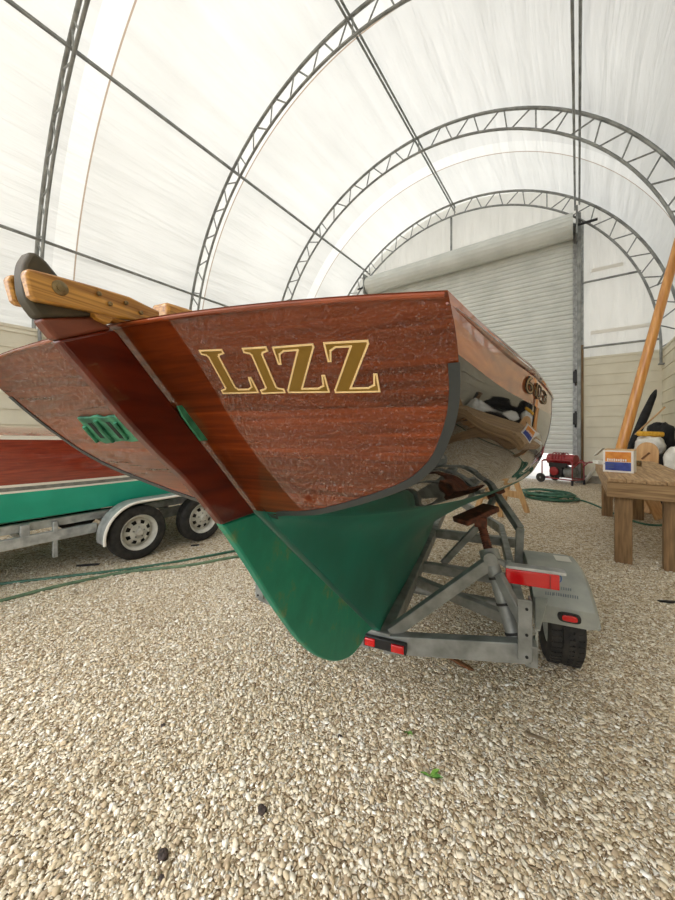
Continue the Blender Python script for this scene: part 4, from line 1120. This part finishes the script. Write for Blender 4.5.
def ground_hose(name, pix, r, m, label, lift=0.0):
    P_ = [gpt(px, py, r + lift) for px, py in pix]
    dn = catmull([tuple(p) for p in P_], 10); o0 = Vector((P_[0].x, P_[0].y, 0))
    b = MB(); b.tube([Vector(p) - o0 for p in dn], r, 8); o = b.build(name, m, loc=o0); tag(o, label, 'hose'); return o
ground_hose('garden_hose', [(-30, 588), (0, 584), (60, 577), (120, 570), (180, 561), (240, 550), (300, 541)], .014, M['hose_green'], 'green hose lying farther back across the gravel by the tandem trailer')
ground_hose('garden_hose', [(-30, 608), (0, 601), (50, 588), (100, 577), (130, 571.5), (190, 565), (240, 556), (300, 548)], .016, M['hose_olive'], 'faded green hose lying nearer across the gravel and meeting the other hose')
def coil():
    c = gpt(549, 498); b = MB(); pts = []
    rr_ = random.Random(4)
    N_ = 11 * 24
    for k in range(N_):
        t = 2 * PI * k / 24; lay = k / N_
        rad = .30 + .16 * math.sin(lay * 9) + .02 * math.sin(t * .37)
        pts.append(Vector((rad * 1.15 * math.cos(t) + .05 * math.sin(lay * 13), rad * math.sin(t) + .05 * math.cos(lay * 17), .016 + .11 * lay + .012 * math.sin(t * 2 + lay * 20))))
    e = gpt(590, 503, .016) - c; e2 = gpt(640, 523, .016) - c; e3 = gpt(680, 524, .016) - c
    e.z = e2.z = e3.z = .016
    tail = catmull([tuple(pts[-1]), (.5, -.12, .05), tuple(e), tuple(e2), tuple(e3)], 10)
    b.tube(pts + [Vector(p) for p in tail[1:]], .016, 7); o = b.build('garden_hose', M['hose_green'], loc=c); tag(o, 'coiled green hose on the gravel before the generator', 'hose')
coil()

def sawhorse():
    p = gpt(505, 515); o = empty('sawhorse', (p.x - .05, p.y + .3, 0), R(62)); tag(o, 'pale wooden sawhorse standing beyond the trailer under the bow', 'sawhorse')
    b = MB(); b.bar((-.45, 0, .62), (.28, 0, .62), .09, .1); b.build('beam', M['pine'], o, bevel=.004)
    for x in (-.38, .2):
        for sy in (-1, 1):
            b = MB(); b.bar((x + (.06 if x > 0 else -.06), sy * .26, 0), (x, sy * .04, .62), .09, .04, (1, 0, 0)); b.build('leg', M['pine'], o, bevel=.004)
        b = MB(); b.bar((x, -.17, .3), (x, .17, .3), .02, .12); b.build('brace', M['pine'], o, bevel=.003)
sawhorse()

# ================================================================== ODDS AND ENDS ON THE GRAVEL
def scrap(px, py, L_, w, h, rz, m, name, label, cat):
    p = gpt(px, py); b = MB(); n = 7; rr_ = random.Random(px); rows_ = []
    top_ = []; bot = []
    for k in range(n):
        x = -L_ / 2 + L_ * k / (n - 1); ww = w / 2 * (.75 + .35 * rr_.random()) * (0.45 if k in (0, n - 1) else 1)
        rows_.append([(x, -ww, 0), (x, -ww, h), (x, ww, h * .9), (x, ww, 0), (x, -ww, 0)])
    b.grid(rows_)
    for r_ in (rows_[0], rows_[-1]): b.add(r_[:4], [(0, 1, 2, 3)])
    o = b.build(name, M[m], loc=(p.x, p.y, .006), bevel=.0015, smooth=30); o.rotation_euler = (0, .02, rz); tag(o, label, cat); return o
scrap(458, 664, .20, .028, .016, R(-12), 'scrap_brown', 'wood_scrap', 'brown splinter of wood on the gravel under the rear trailer beam', 'scrap')
scrap(537, 739, .09, .02, .008, R(8), 'scrap_grey', 'wood_scrap', 'short grey stick on the gravel below the trailer tyre', 'scrap')
scrap(541, 800, .075, .016, .008, R(118), 'scrap_grey', 'wood_scrap', 'pale grey sliver of wood pointing toward the trailer wheel, nearest the viewer', 'scrap')
scrap(668, 603, .16, .03, .014, R(30), 'black_plastic', 'plastic_scrap', 'black scrap on the gravel in front of the workbench', 'scrap')
scrap(88, 566, .22, .05, .012, R(50), 'black_plastic', 'rubber_scrap', 'torn black rubber strip on the gravel before the tandem trailer wheel', 'scrap')
scrap(195, 546, .10, .04, .012, R(60), 'black_plastic', 'rubber_scrap', 'small black rubber bit by the rear wheel of the tandem trailer', 'scrap')
scrap(657, 515, .12, .09, .06, R(10), 'red_plastic', 'bottle_top', 'small red plastic bottle top on the gravel under the workbench', 'cap')
def stone(px, py, s, label, seed):
    p = gpt(px, py); o = lumpy('stone', (p.x, p.y, .0), (s * 1.3, s, s * .6), M['dark_stone'], label, 'stone', seed, .1); return o
stone(262, 812, .03, 'dark stone among the pale gravel below the rudder tip', 2)
stone(163, 858, .032, 'brownish dark stone at the lower left of the gravel', 4)
stone(162, 880, .018, 'small black stone just below the brownish dark stone', 6)
stone(163, 727, .02, 'small black stone in the gravel left of the rudder', 8)
stone(340, 738, .02, 'small grey stone directly below the rudder tip', 10)
def weed(px, py, sz, label, n, seed):
    p = gpt(px, py); o = empty('weed', (p.x, p.y, 0)); tag(o, label, 'weed'); rr_ = random.Random(seed)
    for k in range(n):
        a = rr_.uniform(0, 6.28) if n > 3 else (R(200), R(20), R(60))[k]; L_ = sz * rr_.uniform(.7, 1.1); rows_ = []
        for t in range(7):
            s_ = t / 6; w = L_ * .2 * math.sin(PI * min(1, s_ * .95 + .05)); x = L_ * s_; z = .012 + L_ * .45 * s_ - L_ * .25 * s_ * s_
            dx, dy = math.cos(a), math.sin(a)
            rows_.append([(x * dx - w * dy * q, x * dy + w * dx * q, z + abs(q) * .004) for q in (-1, 0, 1)])
        b = MB(); b.grid(rows_); b.grid([[(x, y, z - .0008) for x, y, z in r_] for r_ in rows_], flip=True); b.build('leaf', M['leaf'], o, recalc=False)
weed(430, 780, .05, 'green three leaved weed sprouting in the gravel', 3, 1)
weed(408, 735, .025, 'faint tiny weed in the gravel above the larger one', 4, 2)

# loose gravel chips over the ground nearest the boat
def chips(n):
    Zs = np.sqrt(rng.uniform(.6 ** 2, 3.8 ** 2, n * 3))
    keep = rng.uniform(0, 1, n * 3) < np.clip(1.35 - Zs / 4.0, .25, 1)
    Zs = Zs[keep][:n]; n = len(Zs)
    X = rng.uniform(-1.12, 1.12, n) * (Zs + .3)
    wx = X * cY - Zs * sY; wy = X * sY + Zs * cY
    n2 = 45000
    wx = np.concatenate([wx, rng.uniform(-1.7, 1.5, n2)]); wy = np.concatenate([wy, rng.uniform(-1.6, .55, n2)]); n = n + n2
    size = rng.lognormal(math.log(.0056), .5, n).clip(.0026, .017)
    k = 6
    ang = (np.arange(k) / k * 2 * np.pi)[None, :] + rng.uniform(-.35, .35, (n, k))
    rad = size[:, None] * rng.uniform(.6, 1.1, (n, k))
    asp = rng.uniform(.45, .95, n)
    px_, py_ = rad * np.cos(ang), rad * np.sin(ang) * asp[:, None]
    th = size * rng.uniform(.14, .32, n)
    top = np.stack([px_ * .82, py_ * .82, np.broadcast_to(th[:, None], px_.shape)], -1)
    bot = np.stack([px_, py_, np.broadcast_to(-.2 * th[:, None], px_.shape)], -1)
    V = np.concatenate([top, bot], 1)                                   # n,12,3
    yaw = rng.uniform(0, 2 * np.pi, n); ti = rng.normal(0, .24, n); tj = rng.normal(0, .24, n)
    def rot(a, i, j):
        c, s = np.cos(a), np.sin(a); m = np.zeros((n, 3, 3)); m[:, 0, 0] = m[:, 1, 1] = m[:, 2, 2] = 1
        m[:, i, i] = c; m[:, j, j] = c; m[:, i, j] = -s; m[:, j, i] = s; return m
    Rm = rot(yaw, 0, 1) @ rot(ti, 1, 2) @ rot(tj, 0, 2)
    V = np.einsum('nij,nkj->nki', Rm, V)
    V[:, :, 0] += wx[:, None]; V[:, :, 1] += wy[:, None]; V[:, :, 2] += (rng.uniform(.0, .006, n) + size * .18)[:, None]
    base = (np.arange(n) * 12)[:, None]
    topf = base + np.arange(6)[None, :]
    side_ = np.stack([np.stack([6 + np.arange(6), 6 + (np.arange(6) + 1) % 6, (np.arange(6) + 1) % 6, np.arange(6)], -1)] * 1)[0]   # 6,4
    sf = (base[:, :, None] + side_[None]).reshape(-1)
    loops = np.concatenate([topf.reshape(-1), sf])
    starts = np.concatenate([np.arange(n) * 6, n * 6 + np.arange(n * 6) * 4])
    me = bpy.data.meshes.new('gravel_chips')
    me.vertices.add(n * 12); me.vertices.foreach_set('co', V.reshape(-1).astype(np.float32))
    me.loops.add(len(loops)); me.loops.foreach_set('vertex_index', loops.astype(np.int32))
    me.polygons.add(len(starts)); me.polygons.foreach_set('loop_start', starts.astype(np.int32))
    me.update(calc_edges=True); me.validate()
    me.materials.append(M['chip'])
    o = bpy.data.objects.new('gravel_chips', me); COL.objects.link(o)
    tag(o, 'loose pale shell and stone chips covering the gravel floor', 'gravel', kind='stuff')
chips(185000)

# ================================================================== LIGHT, SKY, CAMERA
w = bpy.data.worlds.new('sky'); scn.world = w; w.use_nodes = True
nt = w.node_tree; bg = nt.nodes['Background']
sk = nt.nodes.new('ShaderNodeTexSky'); sk.sky_type = 'NISHITA'; sk.sun_disc = False; sk.sun_elevation = R(55); sk.sun_rotation = R(200); sk.air_density = 1; sk.dust_density = 3
hs = nt.nodes.new('ShaderNodeHueSaturation'); hs.inputs['Saturation'].default_value = .25
nt.links.new(sk.outputs[0], hs.inputs['Color']); nt.links.new(hs.outputs[0], bg.inputs[0]); bg.inputs[1].default_value = .46
sun = bpy.data.lights.new('sun', 'SUN'); sun.energy = 2.3; sun.angle = R(6); sun.color = (1, .96, .9)
so = bpy.data.objects.new('sun', sun); COL.objects.link(so); so.rotation_euler = (R(6), R(-34), 0)

cam = bpy.data.cameras.new('camera'); co = bpy.data.objects.new('camera', cam); COL.objects.link(co)
co.location = (0, 0, EYE); co.rotation_euler = (R(90), 0, YAW)
cam.sensor_fit = 'VERTICAL'; cam.sensor_height = 36; cam.lens = FOC / 900 * 36; cam.shift_y = -(450 - HY) / 900
cam.clip_start = .02; cam.clip_end = 300
scn.camera = co
scn.cycles.diffuse_bounces = 8; scn.cycles.max_bounces = 14
scn.view_settings.view_transform = 'Standard'; scn.view_settings.look = 'None'; scn.view_settings.gamma = 1
scn.view_settings.exposure = -0.1
